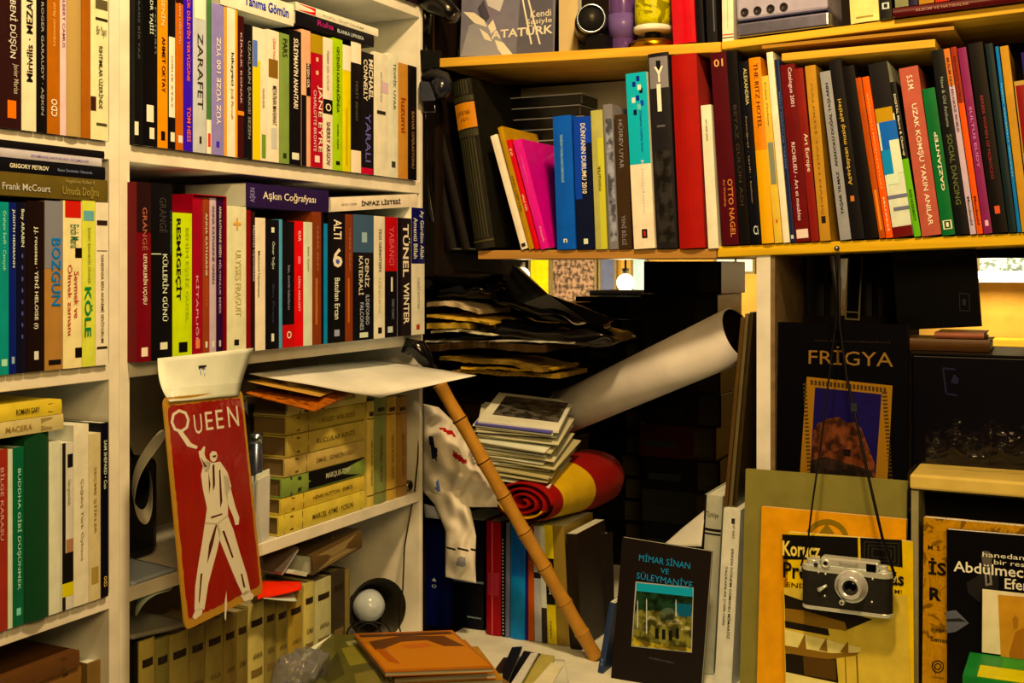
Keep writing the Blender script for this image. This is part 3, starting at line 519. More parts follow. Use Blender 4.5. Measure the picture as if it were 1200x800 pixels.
RB(1038.5, 1047, 1010, 91, 'e46418', 'bright orange thin book with yellow letters', [('ANADOLU MEDENİYETLERİ', .3, .6, .3, .9, 'f0a850', 'd'), ('MÜZESİ', .4, .7, .04, .25, 'f4c880', 'd', .02)])
RB(1047.5, 1071, 1017, 76, 'd8ccb0', 'wide book with blue and white picture wrapped over the spine', [], [(0, 1, .7, 1, '1c1814'), (0, .9, .66, .74, 'b88c20'), (.1, 1, .5, .66, '286898'), (0, .6, .36, .5, '2c88b8'), (.5, 1, .36, .55, 'd8d098'), (.1, .7, .3, .36, 'd8e0d8'), (0, 1, .22, .24, '7a7468'), (.2, 1, .15, .17, '7a7468'), (0, 1, 0, .06, '701410')])
RB(1071.5, 1080, 1041.5, 97, '16160e', 'black and green thin book lettered Macro Close', [('DIGITAL Macro & Close-up', .3, .7, .52, .92, 'e8e0b0', 'd', .02), ('ROSS HODDINOTT', .3, .7, .1, .3, '28400c', 'd', .02)], [(0, 1, 0, .5, '78a824')])
RB(1080.5, 1104, 1053, 81, 'b4603c', 'wide salmon book lettered UZAK KOMŞU YAKIN ANILAR', [('UZAK KOMŞU YAKIN ANILAR', .35, .68, .06, .78, 'f0dcc0', 'd', .02), ('S.S.M.', .35, .65, .86, .95, 'f0dcc0', 'd', .01)])
RB(1104.5, 1120, 1080.5, 105, '0c6a2c', 'green book lettered GAZİANTEP in white', [('GAZİANTEP', .35, .7, .3, .7, 'f0ead0', 'u', .03)], [(.15, .85, .04, .1, 'f0ead0'), (.25, .75, .045, .095, '0c5a24'), (.4, .6, .055, .085, 'f0ead0')])
RB(1120.5, 1136.5, 1091, 60, '141410', 'black book lettered SOCIAL DANCING in olive', [('SOCIAL DANCING', .3, .7, .16, .54, '6a6c34', 'd', .03), ('New & Old Anthems', .4, .65, .58, .85, '9a9468', 'd', 0)])
RB(1137, 1144.5, 1105.5, 58, 'c8a8a0', 'pale pinkish thin book lettered NEW RELIGIOUS WORLD', [('MUSLIM NEW RELIGIOUS WORLD', .25, .7, .55, .95, '5a1c14', 'd', .02), ('Mandwald', .3, .7, .05, .2, '3a2c24', 'd')], [(0, 1, .8, 1, 'c87830')])
RB(1145, 1152.5, 1113.5, 56, 'd8601c', 'orange thin book right of the pinkish one', [('RELIGIOUS WORLD', .25, .7, .7, .95, '601808', 'd', .02), ('Mandwald', .3, .7, .05, .2, '3a1c08', 'd')], [(0, 1, .7, 1, '9a3818')])
RB(1153, 1163.5, 1122, 57, '8a3048', 'plum-pink book lettered along its spine, beside black MOROCCO book', [('SULTUS ELIDY', .35, .65, .35, .68, 'd08898', 'd', .01)], [(.3, .7, .04, .07, 'e0b0a0')])
RB(1164, 1182, 1134, 52, '120d0b', 'black book lettered WOMEN OF MOROCCO with orange dot', [('BERBER WOMEN OF MOROCCO', .35, .55, .28, .72, '9a3c30', 'd', 0)], [(.3, .65, .1, .14, 'd0602c')])
RB(1182.5, 1192, 1154, 52, '1c2c24', 'dark green book near the right photo edge')
RB(1192.5, 1197, 1166, 55, '2078a0', 'thin blue book near the right photo edge', [('islam sanatları dünyası', .3, .7, .3, .8, 'a8c8d0', 'd')])
RB(1197.5, 1208, 1171.5, 55, 'c08c2c', 'mustard tan book near the right photo edge, tallest there')
RB(1209, 1222, 1188, 96, '8c1c18', 'short red book with gold edge at the right photo edge', [], [(0, .1, 0, 1, 'b89040'), (0, 1, .97, 1, 'b89040')])
RB(1223, 1246, 1196, 62, '2c1a4c', 'dark purple book cut off at the right photo edge')

# stack of disc cases behind the blue books
g = 'black disc cases stacked behind the blue books'
for i in range(14):
    z0 = zMid+.0008+i*.0245; s0 = rl(594, -.19)+.004*((i*7) % 3)
    r = empty('disc_case', R.at(s0, z0, -.176), (0, 0, R.th), f'black disc case, {["first","second","third","fourth","fifth","sixth","seventh","eighth","ninth","tenth","eleventh","twelfth","thirteenth","topmost"][i]} from the shelf in the stack behind the blue books', 'disc case', g)
    q = MB(); q.box((0, 0, 0), (.185, .09, .021), M('12100e', .25)); q.build('case_body', r, bevel=.001)
    q = MB(); q.box((.001, -.0005, .021), (.184, .0895, .0232), M('c8b890', .2)); q.build('case_lid', r)

# ------------------------------------------------------------------ things on the top wooden board
def poly_on(root, pts, mat, y, mb, inv=None):
    """pts in photo pixels on the root's front face (local y=0)"""
    Mx = root.matrix_world if inv is None else inv
    Mi = Mx.inverted(); o = Mi @ O0; out = []
    for px, py in pts:
        d = Mi.to_3x3() @ ray(px, py); t = -o.y/d.y; p = o+d*t; out.append((p.x, y, p.z))
    mb.add(out, [tuple(range(len(out)))], mat)
    return out
def mat_of(loc, rot): return Matrix.Translation(loc) @ Euler(rot).to_matrix().to_4x4()
def loc_px(Mx, px, py):
    Mi = Mx.inverted(); o = Mi @ O0; d = Mi.to_3x3() @ ray(px, py); t = -o.y/d.y; p = o+d*t
    return p.x, p.z
def text_px(mb, Mx, st, x0, x1, yt, yb, mat, y=-.0012, d='h', bold=.02):
    """x0..x1 baseline pixels, yt..yb at the left end"""
    a = loc_px(Mx, x0, yb); b = loc_px(Mx, x1, yb); c = loc_px(Mx, x0, yt)
    put_text(mb, st, (a[0], b[0], a[1], c[1]), y, mat, d, bold)
def facing(pl, x0, x1, yt, zb, d, th, pitch, col, label, name='book', roll=0, cat='book', spine='left', group=None, page='e0cc98', yaw=0, rough=.4, kind='plain', hard=False):
    """book shown cover-on; returns root, matrix, width, height"""
    s0 = pl.s_of(x0, d); o = pl.at(s0, zb, d)
    # height so that the top left reaches yt
    lo, hi = .01, 1.5
    for _ in range(40):
        h = (lo+hi)/2; Mx = mat_of(o, (-pitch, roll, pl.th+yaw)); p = Mx @ Vector((0, 0, h)); y = HY-(p.z-CAMZ)*F/p.y
        if y > yt: lo = h
        else: hi = h
    lo, hi = .005, 1.5
    for _ in range(40):
        W = (lo+hi)/2; p = Mx @ Vector((W, 0, h)); x = 600+p.x*F/p.y
        if x < x1: lo = W
        else: hi = W
    r = empty(name, o, (-pitch, roll, pl.th+yaw), label, cat, group)
    mp = (lambda a, c, b: (c, a, b)) if spine == 'left' else (lambda a, c, b: (W-c, a, b))
    book_geo(th, h, W, M(col, rough, kind) if isinstance(col, str) else col, mp, hard, .0005, page, r)
    return r, Mx, W, h
# record sleeve
r, Mx, W, H = facing(R, 539, 652, -60, ztopA(560)+.001, -.03, .004, .06, '8a7c68', 'grey record sleeve lettered Kendi Sesiyle in a plastic cover', 'record_sleeve', cat='record sleeve', rough=.25)
q = MB(); c1 = M('efe0b8', .4, 'flat'); c2 = M('5a5044', .4, 'flat')
poly_on(r, [(605, 66), (611, -20), (648, -20), (648, 62)], M('6e6252', .4, 'flat'), -.0008, q, Mx)
poly_on(r, [(540, 66), (550, 30), (566, 24), (580, 34), (590, 50), (600, 66)], M('a89878', .4, 'flat'), -.0009, q, Mx)
poly_on(r, [(543, 14), (556, 15), (568, 24), (571, 32), (556, 27)], c1, -.0012, q, Mx)
poly_on(r, [(562, 33), (572, 40), (577, 49), (568, 46)], c1, -.0012, q, Mx)
poly_on(r, [(567, -10), (594, -10), (590, 2), (586, 14), (572, 7)], M('d0bc94', .4, 'flat'), -.0011, q, Mx)
poly_on(r, [(567, 0), (560, 10), (566, 30), (574, 20)], c2, -.0010, q, Mx)
poly_on(r, [(572, 31), (578, 23), (582, 34), (576, 40)], c1, -.0013, q, Mx)
poly_on(r, [(580, 47), (590, 50), (603, 66), (590, 66), (584, 58)], c1, -.0012, q, Mx)
poly_on(r, [(610, -10), (612, -10), (624, 52), (622, 52)], c1, -.0012, q, Mx); poly_on(r, [(616, -10), (618, -10), (634, 52), (632, 52)], c1, -.0012, q, Mx)
q.build('cover_picture', r, recalc=False)
for st, x0, x1, yt, yb in [('Kendi', 622, 646, 13, 21), ('Sesiyle', 617, 647, 23, 31), ('ATATÜRK', 576, 648, 34, 46)]:
    q = MB(); text_px(q, Mx, st, x0, x1, yt, yb, M('f0e2bc', .4, 'flat'), bold=.05 if len(st) == 7 and st[0] == 'A' else .01, y=-.0016); q.build('lettering', r, recalc=False)
q = MB(); q.box((-.004, -.0026, -.0005), (W+.006, -.0023, H), M('ffffff', .12, 'clear')); q.build('plastic_sleeve', r)
# brown box
s0 = rl(504, -.1); r = empty('cardboard_box', R.at(s0+.012, ztopA(517)+.0012, -.09), (0, 0, R.th), 'brown cardboard box behind the hanging black camera gear, left of record sleeve', 'box')
q = MB(); q.box((0, 0, 0), (.062, .14, .22), M('a8742c', .7, 'paper')); q.build('box_body', r, bevel=.001)
q = MB(); q.box((.0, -.0005, .2202), (.062, .14, .223), M('b88838', .7, 'paper')); q.build('box_lid', r)
# cream folder behind lens
r, Mx, W, H = facing(R, 655, 677, -60, ztopA(660)+.001, -.12, .02, .0, 'd8b468', 'cream wooden-coloured folder standing behind the projector lens', 'folder', cat='folder', kind='paper')
# lens
zt_ = ztopA(690)
r = empty('projector_lens', R.at(rl(697, -.03), zt_+.001, -.03), (0, 0, R.th), 'black projector lens with steel rim on a small stand', 'lens')
zc = R.z_of(682, 19, -.0)-zt_-.001
Tl = Matrix.Translation((-.008, -.0, zc)) @ Matrix.Rotation(math.radians(22), 4, 'Z') @ Matrix.Rotation(math.radians(90), 4, 'X')
q = MB(); q.lathe([(.0285, .0), (.034, -.04), (.036, -.12), (.0, -.12)], M('2a2418', .35), Tl); q.build('barrel', r)
q = MB(); q.lathe([(.0262, .004), (.0285, .006), (.0302, .0), (.0302, -.012), (.0286, -.012)], M('b8b098', .25, 'metal'), Tl, cap=False); q.build('rim', r)
q = MB(); q.lathe([(.0, -.01), (.018, -.011), (.0262, -.014), (.0264, .003)], M('0c0c0a', .5), Tl, cap=False); q.build('glass', r)
q = MB(); q.box((-.022, .004, 0), (.022, .06, .034), M('16120c', .4)); q.box((-.012, .01, .034), (.012, .05, zc-.03), M('3a3220', .4)); q.build('stand', r)
# purple jar
r = empty('glass_bottle', R.at(rl(728, -.09), zt_+.004, -.10), (0, 0, R.th), 'purplish clear glass bottle between lens and yellow tin', 'bottle')
q = MB(); q.lathe([(.0, 0), (.028, 0), (.03, .004), (.03, .12), (.02, .15), (.012, .16), (.012, .2)], M('6a4858', .15)); q.build('bottle_body', r)
q = MB(); q.lathe([(.0305, .03), (.0305, .08)], M('7a5c68', .3)); q.build('paper_label', r)
# brass lamp with yellow body
r = empty('oil_lamp', R.at(rl(763, -.04), ztopA(763)+.001, -.05), (0, 0, R.th), 'yellow patterned lamp on a round brass foot', 'lamp')
br = M('c88c24', .25, 'metal')
q = MB(); q.lathe([(.0, 0), (.048, 0), (.05, .004), (.049, .012), (.04, .017), (.018, .021), (.0, .022)], br); q.build('brass_foot', r)
q = MB(); q.lathe([(.016, .0205), (.016, .034), (.0, .034)], M('1c1408', .5)); q.build('neck', r)
q = MB(); q.lathe([(.0, .0345), (.036, .0345), (.038, .038), (.038, .045), (.034, .047)], M('e8d49c', .4)); q.build('collar', r)
q = MB(); q.lathe([(.034, .0475), (.036, .06), (.036, .13), (.02, .16), (.0, .162)], M('d0b820', .4, 'marble')); q.build('lamp_body', r)
def RT(xb0, xb1, xt0, col, lab, texts=(), marks=(), zf=None, **k):
    k.setdefault('dep', .15); dd = k.pop('d', -.01)
    return book(R, dd, xb0, xb1, -70, zf or (lambda px: ztopA(px)+.0012), col, lab, texts, marks, xt0=xt0, **k)
RT(789, 816, 783, 'c01420', 'glossy red book standing on the top board beside the yellow lamp', hard=True, rough=.25)
RT(817, 826, 811, '141010', 'black book on the top board right of the red one')
RT(829, 841, 824, '242018', 'dark book with grey edge on the top board', [], [(.7, .8, .1, 1, '6a6450')])
zB = lambda px: ztopB(max(px, 846))+.0015
RT(846.5, 860, 845, 'e8cc88', 'cream book with red line low on its spine, top board', [], [(0, 1, .06, .07, 'c03020'), (0, 1, .03, .04, '4a4030'), (.48, .52, .12, 1, 'a08850')], zf=zB)
# radio
sl = math.atan(ttB); s0 = rl(864, .0); zb = ztopB(864)+.001
r = empty('silver_case', R.at(s0, zb+.001, .006), (0, -sl, R.th), 'flat silver metal case under the player with knobs', 'case')
ln = rl(976, .0)-s0
q = MB(); q.prism([(0, .006), (.004, .0), (ln-.006, 0), (ln, .008), (ln, .16), (0, .16)], .001, .027, M('bca88c', .3, 'metal')); q.build('case_body', r, bevel=.004)
q = MB(); q.box((.002, .012, .0), (ln-.004, .15, .0008), M('141210', .6)); q.build('feet', r)
r = empty('tape_player', R.at(s0-.0, zb+.034, .004), (0, -sl, R.th), 'silver tape player with round knobs on top of the silver case', 'tape player')
q = MB(); q.box((.0, 0, 0), (ln-.008, .14, .08), M('b09c80', .4)); q.build('player_body', r, bevel=.005)
q = MB(); q.box((.004, .01, -.0055), (ln-.012, .13, -.0002), M('141210', .6)); q.build('base', r)
for i in range(4):
    Tk = Matrix.Translation((.016+i*.0245, .0, .014)) @ Matrix.Rotation(math.radians(90), 4, 'X')
    q = MB(); q.lathe([(.0075, -.0002), (.0075, .0025), (.006, .003), (.0055, .0012), (.0, .0012)], M('3a3024', .3), Tk); k = q.build('knob', r)
# cassettes / books right on the top board: red album lying, row of small books on it
zf = ztopB(1047)+.001
ra = lying(R, .012, 1047, 1230, ztopB(1047)+.0015, .016, '5c1814', 'dark maroon album lying on the top board under small books', [('ALBÜM VE HATIRALAR', .15, .5, .3, .7, 'a87850', 'h')], [(0, .006, 0, 1, 'b09070')], roll=-sl, hard=True, dep=.2, fit=False)
zf = lambda px: ztopB(px)+.0025
g = 'small books standing on the top board above the album'
for a, b, c, lab, d_, mk in [(997, 1031, 'e2c768', 'thick cream-yellow book end overhanging the top board', -.004, [(.2, .8, .05, .07, 'a88838')]), ]:
    RT(a, b, a-6, c, lab, [], mk, zf=zf, group=g, d=d_, hard=True, bulge=.004)
zf2 = lambda px: ztopB(px)+.0195 if px > 1046 else ztopB(px)+.0025
for a, b, c, lab, mk in [(1031.5, 1046, '1c1a12', 'dark book with white round seal on the top board', [(.2, .8, .12, .2, 'c8c0a0'), (.35, .65, .135, .185, '1c1a12')]), (1049, 1065, '8a8048', 'olive-cream small book standing on the maroon album', []), (1066, 1076, '2c2430', 'dark violet small book standing on the maroon album', []), (1077, 1095, 'b07c24', 'ochre small book standing on the maroon album', []), (1096, 1113, 'b83c18', 'orange-red small book standing on the maroon album', []), (1114, 1122, '401818', 'maroon small book standing on the maroon album', []), (1123, 1148, '9c9468', 'grey-green wide small book standing on the maroon album', []), (1150, 1186, '1a1414', 'black wide book standing on the maroon album, rightmost', [(.8, .9, .1, .16, 'd8b870')])]:
    RT(a, b, a-5, c, lab, [], mk, zf=zf2, group=g, d=.006, dep=.13)
# loose yellow planks under the right top board
g = None
p = R.at(rl(916, .002), R.z_of(916, 71.5, .002), .002)
r = empty('loose_plank', p, (0, -sl*.35, R.th), 'short yellow plank wedged under the right top board', 'plank')
q = MB(); q.box((0, 0, 0), (rl(1096)-rl(916), .2, .014), PINE); q.build('plank_board', r, bevel=.001)
r = empty('loose_plank', R.at(rl(893, .0), R.z_of(893, 57.0, .0), .0), (0, -sl*.42, R.th), 'thin dark-edged plank between the yellow plank and the top board', 'plank')
q = MB(); q.box((0, 0, 0), (rl(1118)-rl(893), .2, .006), M('b8842c', .5, 'wood')); q.build('plank_board', r)

# hanging black camera gear beside the white post
def blob(mb, pts, rad, mat, n=14): mb.tube(pts, rad, mat, n)
P = lambda px, py, d=.05: R.pt(px, py, d)
r = empty('binoculars', P(505, 15), (0, 0, 0), 'black binoculars hanging by a strap beside the white bookcase post', 'binoculars')
def loc(ps): return [tuple(Vector(p)-P(505, 15)) for p in ps]
bk = M('0e0c0a', .25)
q = MB(); q.tube(loc([P(492, -14), P(500, -6), P(513, 4), P(524, 12), P(533, 20)]), [.02, .03, .027, .02, .017], bk, 18); q.build('barrel', r)
q = MB(); q.tube(loc([P(531, 19), P(534.5, 21.5)]), [.0125, .0115], M('4a3c28', .15), 18); q.build('eyepiece', r)
q = MB(); q.tube(loc([P(493, 5, .03), P(498, 20, .03), P(499, 40, .03)]), [.02, .016, .012], bk, 16); q.build('barrel', r)
q = MB(); q.tube(loc([P(496, 45, .03), P(500, 62, .03), P(503, 80, .03)]), [.004, .004, .004], bk, 8); q.build('strap', r)
r = empty('camera_bag', P(508, 100), (0, 0, 0), 'small black leather bag with flap and buckle hanging under binoculars', 'bag')
def loc2(ps): return [tuple(Vector(p)-P(508, 100)) for p in ps]
q = MB(); o_ = P(508, 100)
pts = [(492, 58), (518, 60), (512, 80), (494, 84)]
a = [Vector(P(x, y, .06))-o_ for x, y in pts]; b = [Vector(P(x, y, .03))-o_ for x, y in pts]
q.add([tuple(v) for v in a+b], [(0, 1, 2, 3), (7, 6, 5, 4)]+[(i, (i+1) % 4, 4+(i+1) % 4, 4+i) for i in range(4)], M('12100c', .6, 'leather')); q.build('flap', r, bevel=.003)
q = MB(); q.tube(loc2([P(497, 92), P(508, 86), P(522, 90), P(528, 98)]), [.010, .013, .010, .004], M('3a3424', .5, 'leather'), 12); q.build('rolled_flap', r)
q = MB(); q.lathe([(0, .026), (.012, .022), (.021, .012), (.023, 0), (.021, -.012), (.012, -.022), (0, -.026)], M('2a2822', .2), Matrix.Translation(Vector(P(517, 103))-o_), 20); q.build('round_pouch', r)
q = MB(); pts = [(492, 95), (503, 96), (511, 118), (492, 119)]
a = [Vector(P(x, y, .075))-o_ for x, y in pts]; b = [Vector(P(x, y, .04))-o_ for x, y in pts]
q.add([tuple(v) for v in a+b], [(0, 1, 2, 3), (7, 6, 5, 4)]+[(i, (i+1) % 4, 4+(i+1) % 4, 4+i) for i in range(4)], M('4a463a', .35, 'leather')); q.build('pocket', r, bevel=.002)
q = MB(); q.tube(loc2([P(497, 119), P(497, 131), P(510, 131), P(509, 119)]), .0016, M('a09478', .25, 'metal'), 8); q.build('buckle', r)
q = MB(); q.tube(loc2([P(498, 128, .04), P(500, 150, .02), P(497, 200, .0), P(506, 260, .0)]), .004, bk, 8); q.build('strap', r)

# ------------------------------------------------------------------ middle bookcase, classics and papers
ZC = zr['C']; ZD = zr['D']
OLV = 'c8a640'
def ylw(i): return ['c4a03c', 'cca844', 'b89638', 'c09c40', 'd0ac48'][i % 5]
g = 'yellow classics lying in a stack on the third shelf'
z = ZC+.0004; th = .0305
stack = [('d8b844', 'lowest yellow classic in the lying stack, third shelf', 'MARCEL AYMÉ · YOSUN', 326, 427, None),
 ('d4b040', 'second yellow classic from the bottom of the lying stack', 'HENRI HUTTON · ERMİŞ', 328, 426, None),
 ('90943c', 'green-ended classic with black title band in the lying stack', 'MARQUIS TEMP', 329, 427, 'blk'),
 ('c4a24c', 'fourth tan classic from the bottom of the lying stack', 'İSMAİL · GÜNEŞİN OĞLU', 333, 427, None),
 ('c0a040', 'fifth tan-yellow classic from the bottom of the lying stack', 'SUÇLULAR KENTİ', 335, 428, 'v'),
 ('b89a3c', 'sixth yellow classic of the lying stack, below the black-labelled one', 'V. HUGOST · NOR DEDESİ', 335, 428, None),
 ('ccb054', 'yellow classic with square black label near its left end', 'TANIA REFUSAL', 336, 429, 'lab'),
 ('7a6434', 'brown-shaded classic topmost of the lying stack under the sheet', 'DENEMELER', 338, 429, None)]
ztop = z
hts = [.0335, .029, .034, .034, .037, .033, .033, .028]
for i, (c, lab, tt, x0, x1, fl) in enumerate(stack):
    mk = [(.06, .065, 0, 1, '5a4014'), (.12, .155, .12, .88, '6a4c1c'), (.25, .255, 0, 1, '6a4c1c'), (.95, .955, 0, 1, '6a4c1c')]
    tx = [(tt, .36, .84, .32, .68, '5a4218', 'h', .01)]
    if fl == 'blk': mk = [(.3, 1, .1, 1, '12100c'), (.1, .12, 0, 1, '4a5a20'), (.18, .22, .1, .9, '3a4818')]; tx = [(tt, .5, .8, .35, .7, 'c8b878', 'h', .03)]
    if fl == 'lab': mk = [(.2, .44, .06, .95, '12100c'), (.15, .16, 0, 1, '6a4c1c')]; tx = [('TOLST', .24, .4, .5, .72, 'b8a468', 'h'), ('ROMAN', .24, .4, .2, .42, 'b8a468', 'h'), (tt, .56, .84, .35, .7, '4a3818', 'h', .01)]
    if fl == 'v': mk.append((.35, .36, .4, .6, '5a4218'))
    lying(L, -.004-.0015*((i*3) % 4), x0, x1, z, hts[i], c, lab, tx, mk, g, hard=True, dep=.15, fit=False, page='8a6a34', bulge=.002); z += hts[i]+.0006
ztop = z
g = 'yellow classics standing right of the lying stack'
for a, b, yt, c, lab, tt in [(430, 438.5, 471, 'd4b24c', 'yellow-cream narrow classic, first standing right of the stack', 'BİR DÜĞÜN · SİNEKLİ'), (439, 452.5, 466, '8c8840', 'grey-green taller classic standing right of the stack', 'BEYNELMİLEL · ANKARA'), (453, 464.5, 466, 'c89c3c', 'golden classic with reddish letters, third standing', 'HAYAT VE YAZI · ÖNSÖZ'), (465, 477, 466, 'a87c34', 'brown-gold classic, last standing before the post', 'BİR ÇOCUK · BABALAR')]:
    book(L, -.004, a, b, yt, zr['C'], c, lab, [(tt, .35, .65, .2, .62, '7a4c1c', 'd', .01)], [(0, 1, .83, .84, '6a4818'), (.2, .8, .86, .9, '4a3010'), (0, 1, .1, .11, '6a4818')], g, hard=True, dep=.15)
# small round lens-like tube
r = empty('film_canister', L.at(L.s_of(481.5, -.01), ZC+.0125, -.02), (0, 0, L.th), 'small black tube with silver rim lying beside standing classics', 'canister')
Tl = Matrix.Rotation(math.radians(90), 4, 'X')
q = MB(); q.lathe([(0, -.04), (.0112, -.04), (.0112, .008), (.0, .006)], M('1c1610', .3), Tl); q.build('tube', r)
q = MB(); q.lathe([(.0085, .0085), (.0115, .0085), (.0118, .006), (.0118, .0)], M('b09458', .25, 'metal'), Tl, cap=False); q.build('rim', r)
# dark boxes stand in for shadowed book ends left of the stack
g = 'dark boxes behind the plastic packet'
for i in range(3):
    z0 = ZC+.001+i*.075
    r = empty('storage_box', L.at(L.s_of(285, -.06), z0, -.08), (0, 0, L.th), ['dark brown box left of the classics, lowest of three', 'dark brown box left of the classics, middle of three', 'dark brown box left of the classics, topmost of three'][i], 'box', g)
    q = MB(); q.box((0, 0, 0), (.07, .12, .066), M(['2a2010', '342414', '221a10'][i], .5)); q.build('box_body', r, bevel=.002)
    q = MB(); q.box((-.001, -.001, .0665), (.071, .121, .072), M('3a2c18', .5)); q.build('box_lid', r, bevel=.001)
# plastic packet and metal cylinder
r = empty('plastic_packet', L.at(L.s_of(301, .0), ZC+.0012, -.004), (0, .04, L.th), 'white sheets in a clear plastic packet beside the red sign', 'packet')
for k, (a, b, h) in enumerate([(0, .040, .112), (.003, .045, .120), (.001, .036, .106), (.004, .043, .116)]):
    q = MB(); q.add([(a, .005*k, 0), (b, .005*k+.002, 0), (b, .005*k+.003, h), (a+.004, .005*k, h-.006), (a, .005*k+.003, 0), (b, .005*k+.005, 0), (b, .005*k+.006, h), (a+.004, .005*k+.003, h-.006)], [(0, 1, 2, 3), (7, 6, 5, 4), (0, 4, 5, 1), (1, 5, 6, 2), (2, 6, 7, 3), (3, 7, 4, 0)], M(['d8c496', 'e4d4a8', 'c8b488', 'dccc9c'][k], .4, 'paper')); q.build('sheet', r)
q = MB(); q.box((-.003, -.003, 0), (.049, .024, .123), M('ffffff', .2, 'clear')); q.build('plastic_sleeve', r)
r = empty('tin', L.at(L.s_of(303, -.03), ZC+.1245+.0015+.026, -.03), (0, 0, 0), 'small silver tin standing behind the edge of red sign', 'tin')
r.location = L.at(L.s_of(304, -.035), ZC+.001+.075*2-.0005, -.055); r.location.z = ZC+.001+2*.075-.001
r.location = L.at(L.s_of(296, -.03), ZC+.0016, -.022)
q = MB(); q.lathe([(0, .0), (.011, .0), (.011, .178), (.009, .18), (0, .18)], M('a8a090', .3, 'metal')); q.build('tin_body', r)
q = MB(); q.lathe([(.0115, .165), (.0115, .1815), (.0, .1815)], M('c0b8a4', .25, 'metal')); q.build('tin_lid', r)

# papers on top of the stack
def sheet(name, quad, label, cat, mat, th=.0006, sag=.0, n=12, curl=0, group=None, notes=None):
    """quad: 3-D corners a,b,c,d going round; bilinear grid, with waviness"""
    a, b, c, d = [Vector(v) for v in quad]; o = a.copy(); q = MB(); vs = []
    nm = (b-a).cross(d-a).normalized()
    if nm.z < 0: nm = -nm
    for j in range(n+1):
        for i in range(n+1):
            u, v = i/n, j/n; p = (a*(1-u)+b*u)*(1-v)+(d*(1-u)+c*u)*v
            h = -sag*(u*u)*4*.25+curl*(v-.5)**2+.0015*noise.noise(p*14)
            vs.append(tuple(p+nm*h-o))
    m_ = n+1; f = [(j*m_+i, j*m_+i+1, (j+1)*m_+i+1, (j+1)*m_+i) for j in range(n) for i in range(n)]
    q.add(vs, f, mat, None, True)
    ob = q.build(name, recalc=False); ob.location = o
    md = ob.modifiers.new('s', 'SOLIDIFY'); md.thickness = th; md.offset = -1
    tag(ob, label, cat, group); return ob
zs = ztop+.012
def hp(px, py, z): k = (CAMZ-z)*F/(py-HY); return Vector(((px-600)/F*k, k, z))
magz = ztop+.004
# large white sheet overhanging the shelf front
A_ = L.at(L.s_of(300, -.05), zs+.003, -.10); B_ = L.at(L.s_of(440, -.05), zs+.004, -.06)
C_ = R.pt(559, 438, .16); D_ = hp(446, 466, zs-.012)
sheet('paper_sheet', (L.pt(292, 438, -.03), L.pt(442, 419, -.10), C_, L.pt(445, 466, .075)), 'large off-white sheet of paper jutting out over the lying classics', 'paper', M('e0caa0', .5, 'paper'), .0008, .004)
for i, (q4, lab, mt) in enumerate([
  (((288, 462, -.02), (330, 447, -.08), (424, 456, .01), (368, 483, .055)), 'magazine with orange and purple cover under the white sheet', M('b0641c', .35, 'marble')),
  (((290, 447, -.02), (330, 440, -.08), (400, 455, -.02), (375, 465, .04)), 'old yellowed paper with torn edge between sheet and magazine', M('c8963c', .6, 'paper'))]):
    sheet('magazine' if i == 0 else 'torn_paper', [L.pt(x, y, d) for x, y, d in q4], lab, 'magazine' if i == 0 else 'paper', mt, .003 if i == 0 else .001)
# red sign in plastic sleeve
TL = L.pt(191, 466, .084); ex = Vector((309.7, 1379, -83)).normalized(); ez = Vector((-1875, 1379, 15247)); ez = (ez-ex*ez.dot(ex)).normalized(); ey = ez.cross(ex)
def on_sign(px, py): d_ = ray(px, py); return O0+d_*((TL-O0).dot(ey)/d_.dot(ey))
W = (on_sign(284, 457)-TL).dot(ex); H = (TL-on_sign(217, 739)).dot(ez)
Mx = Matrix(((ex.x, ey.x, ez.x, 0), (ex.y, ey.y, ez.y, 0), (ex.z, ey.z, ez.z, 0), (0, 0, 0, 1))); Mx.translation = TL-ez*H
r = empty('tin_sign', Mx.translation, Mx.to_euler(), 'red rectangular sign with cream standing figure and worn gold border', 'sign')
def rrect(x0, x1, z0, z1, rr, n=5):
    o = []
    for cx, cz, a0 in [(x1-rr, z1-rr, 0), (x0+rr, z1-rr, 90), (x0+rr, z0+rr, 180), (x1-rr, z0+rr, 270)]:
        for k in range(n+1): a = math.radians(a0+90*k/n); o.append((cx+rr*math.cos(a), cz+rr*math.sin(a)))
    return o
XZ = lambda v: Vector((v.x, v.z, v.y))
q = MB(); q.prism(rrect(0, W, 0, H, .012), .0, .0022, M('c08c30', .4, 'worn'), XZ); q.build('plate', r)
q = MB(); bo = rrect(.010, W-.0085, .012, H-.012, .009, 4); rnd = random.Random(4)
pts = []
for i in range(len(bo)):
    p, n_ = Vector(bo[i]), Vector(bo[(i+1) % len(bo)])
    k = max(1, int((n_-p).length/.008))
    for j in range(k): v = p+(n_-p)*j/k; pts.append((v.x+rnd.uniform(-.0012, .0012), v.y+rnd.uniform(-.0012, .0012)))
q.prism(pts, -.0003, -.0001, M('a00c10', .35, 'plain'), XZ); q.build('red_field', r)
q = MB(); wc = M('ecd6b0', .45, 'flat'); dc = M('5c1410', .45, 'flat')
def S(pts, mt=wc, y=-.0007): poly_on(r, [(180+a/2.58, 440+b/2.58) for a, b in pts], mt, y, q, Mx)
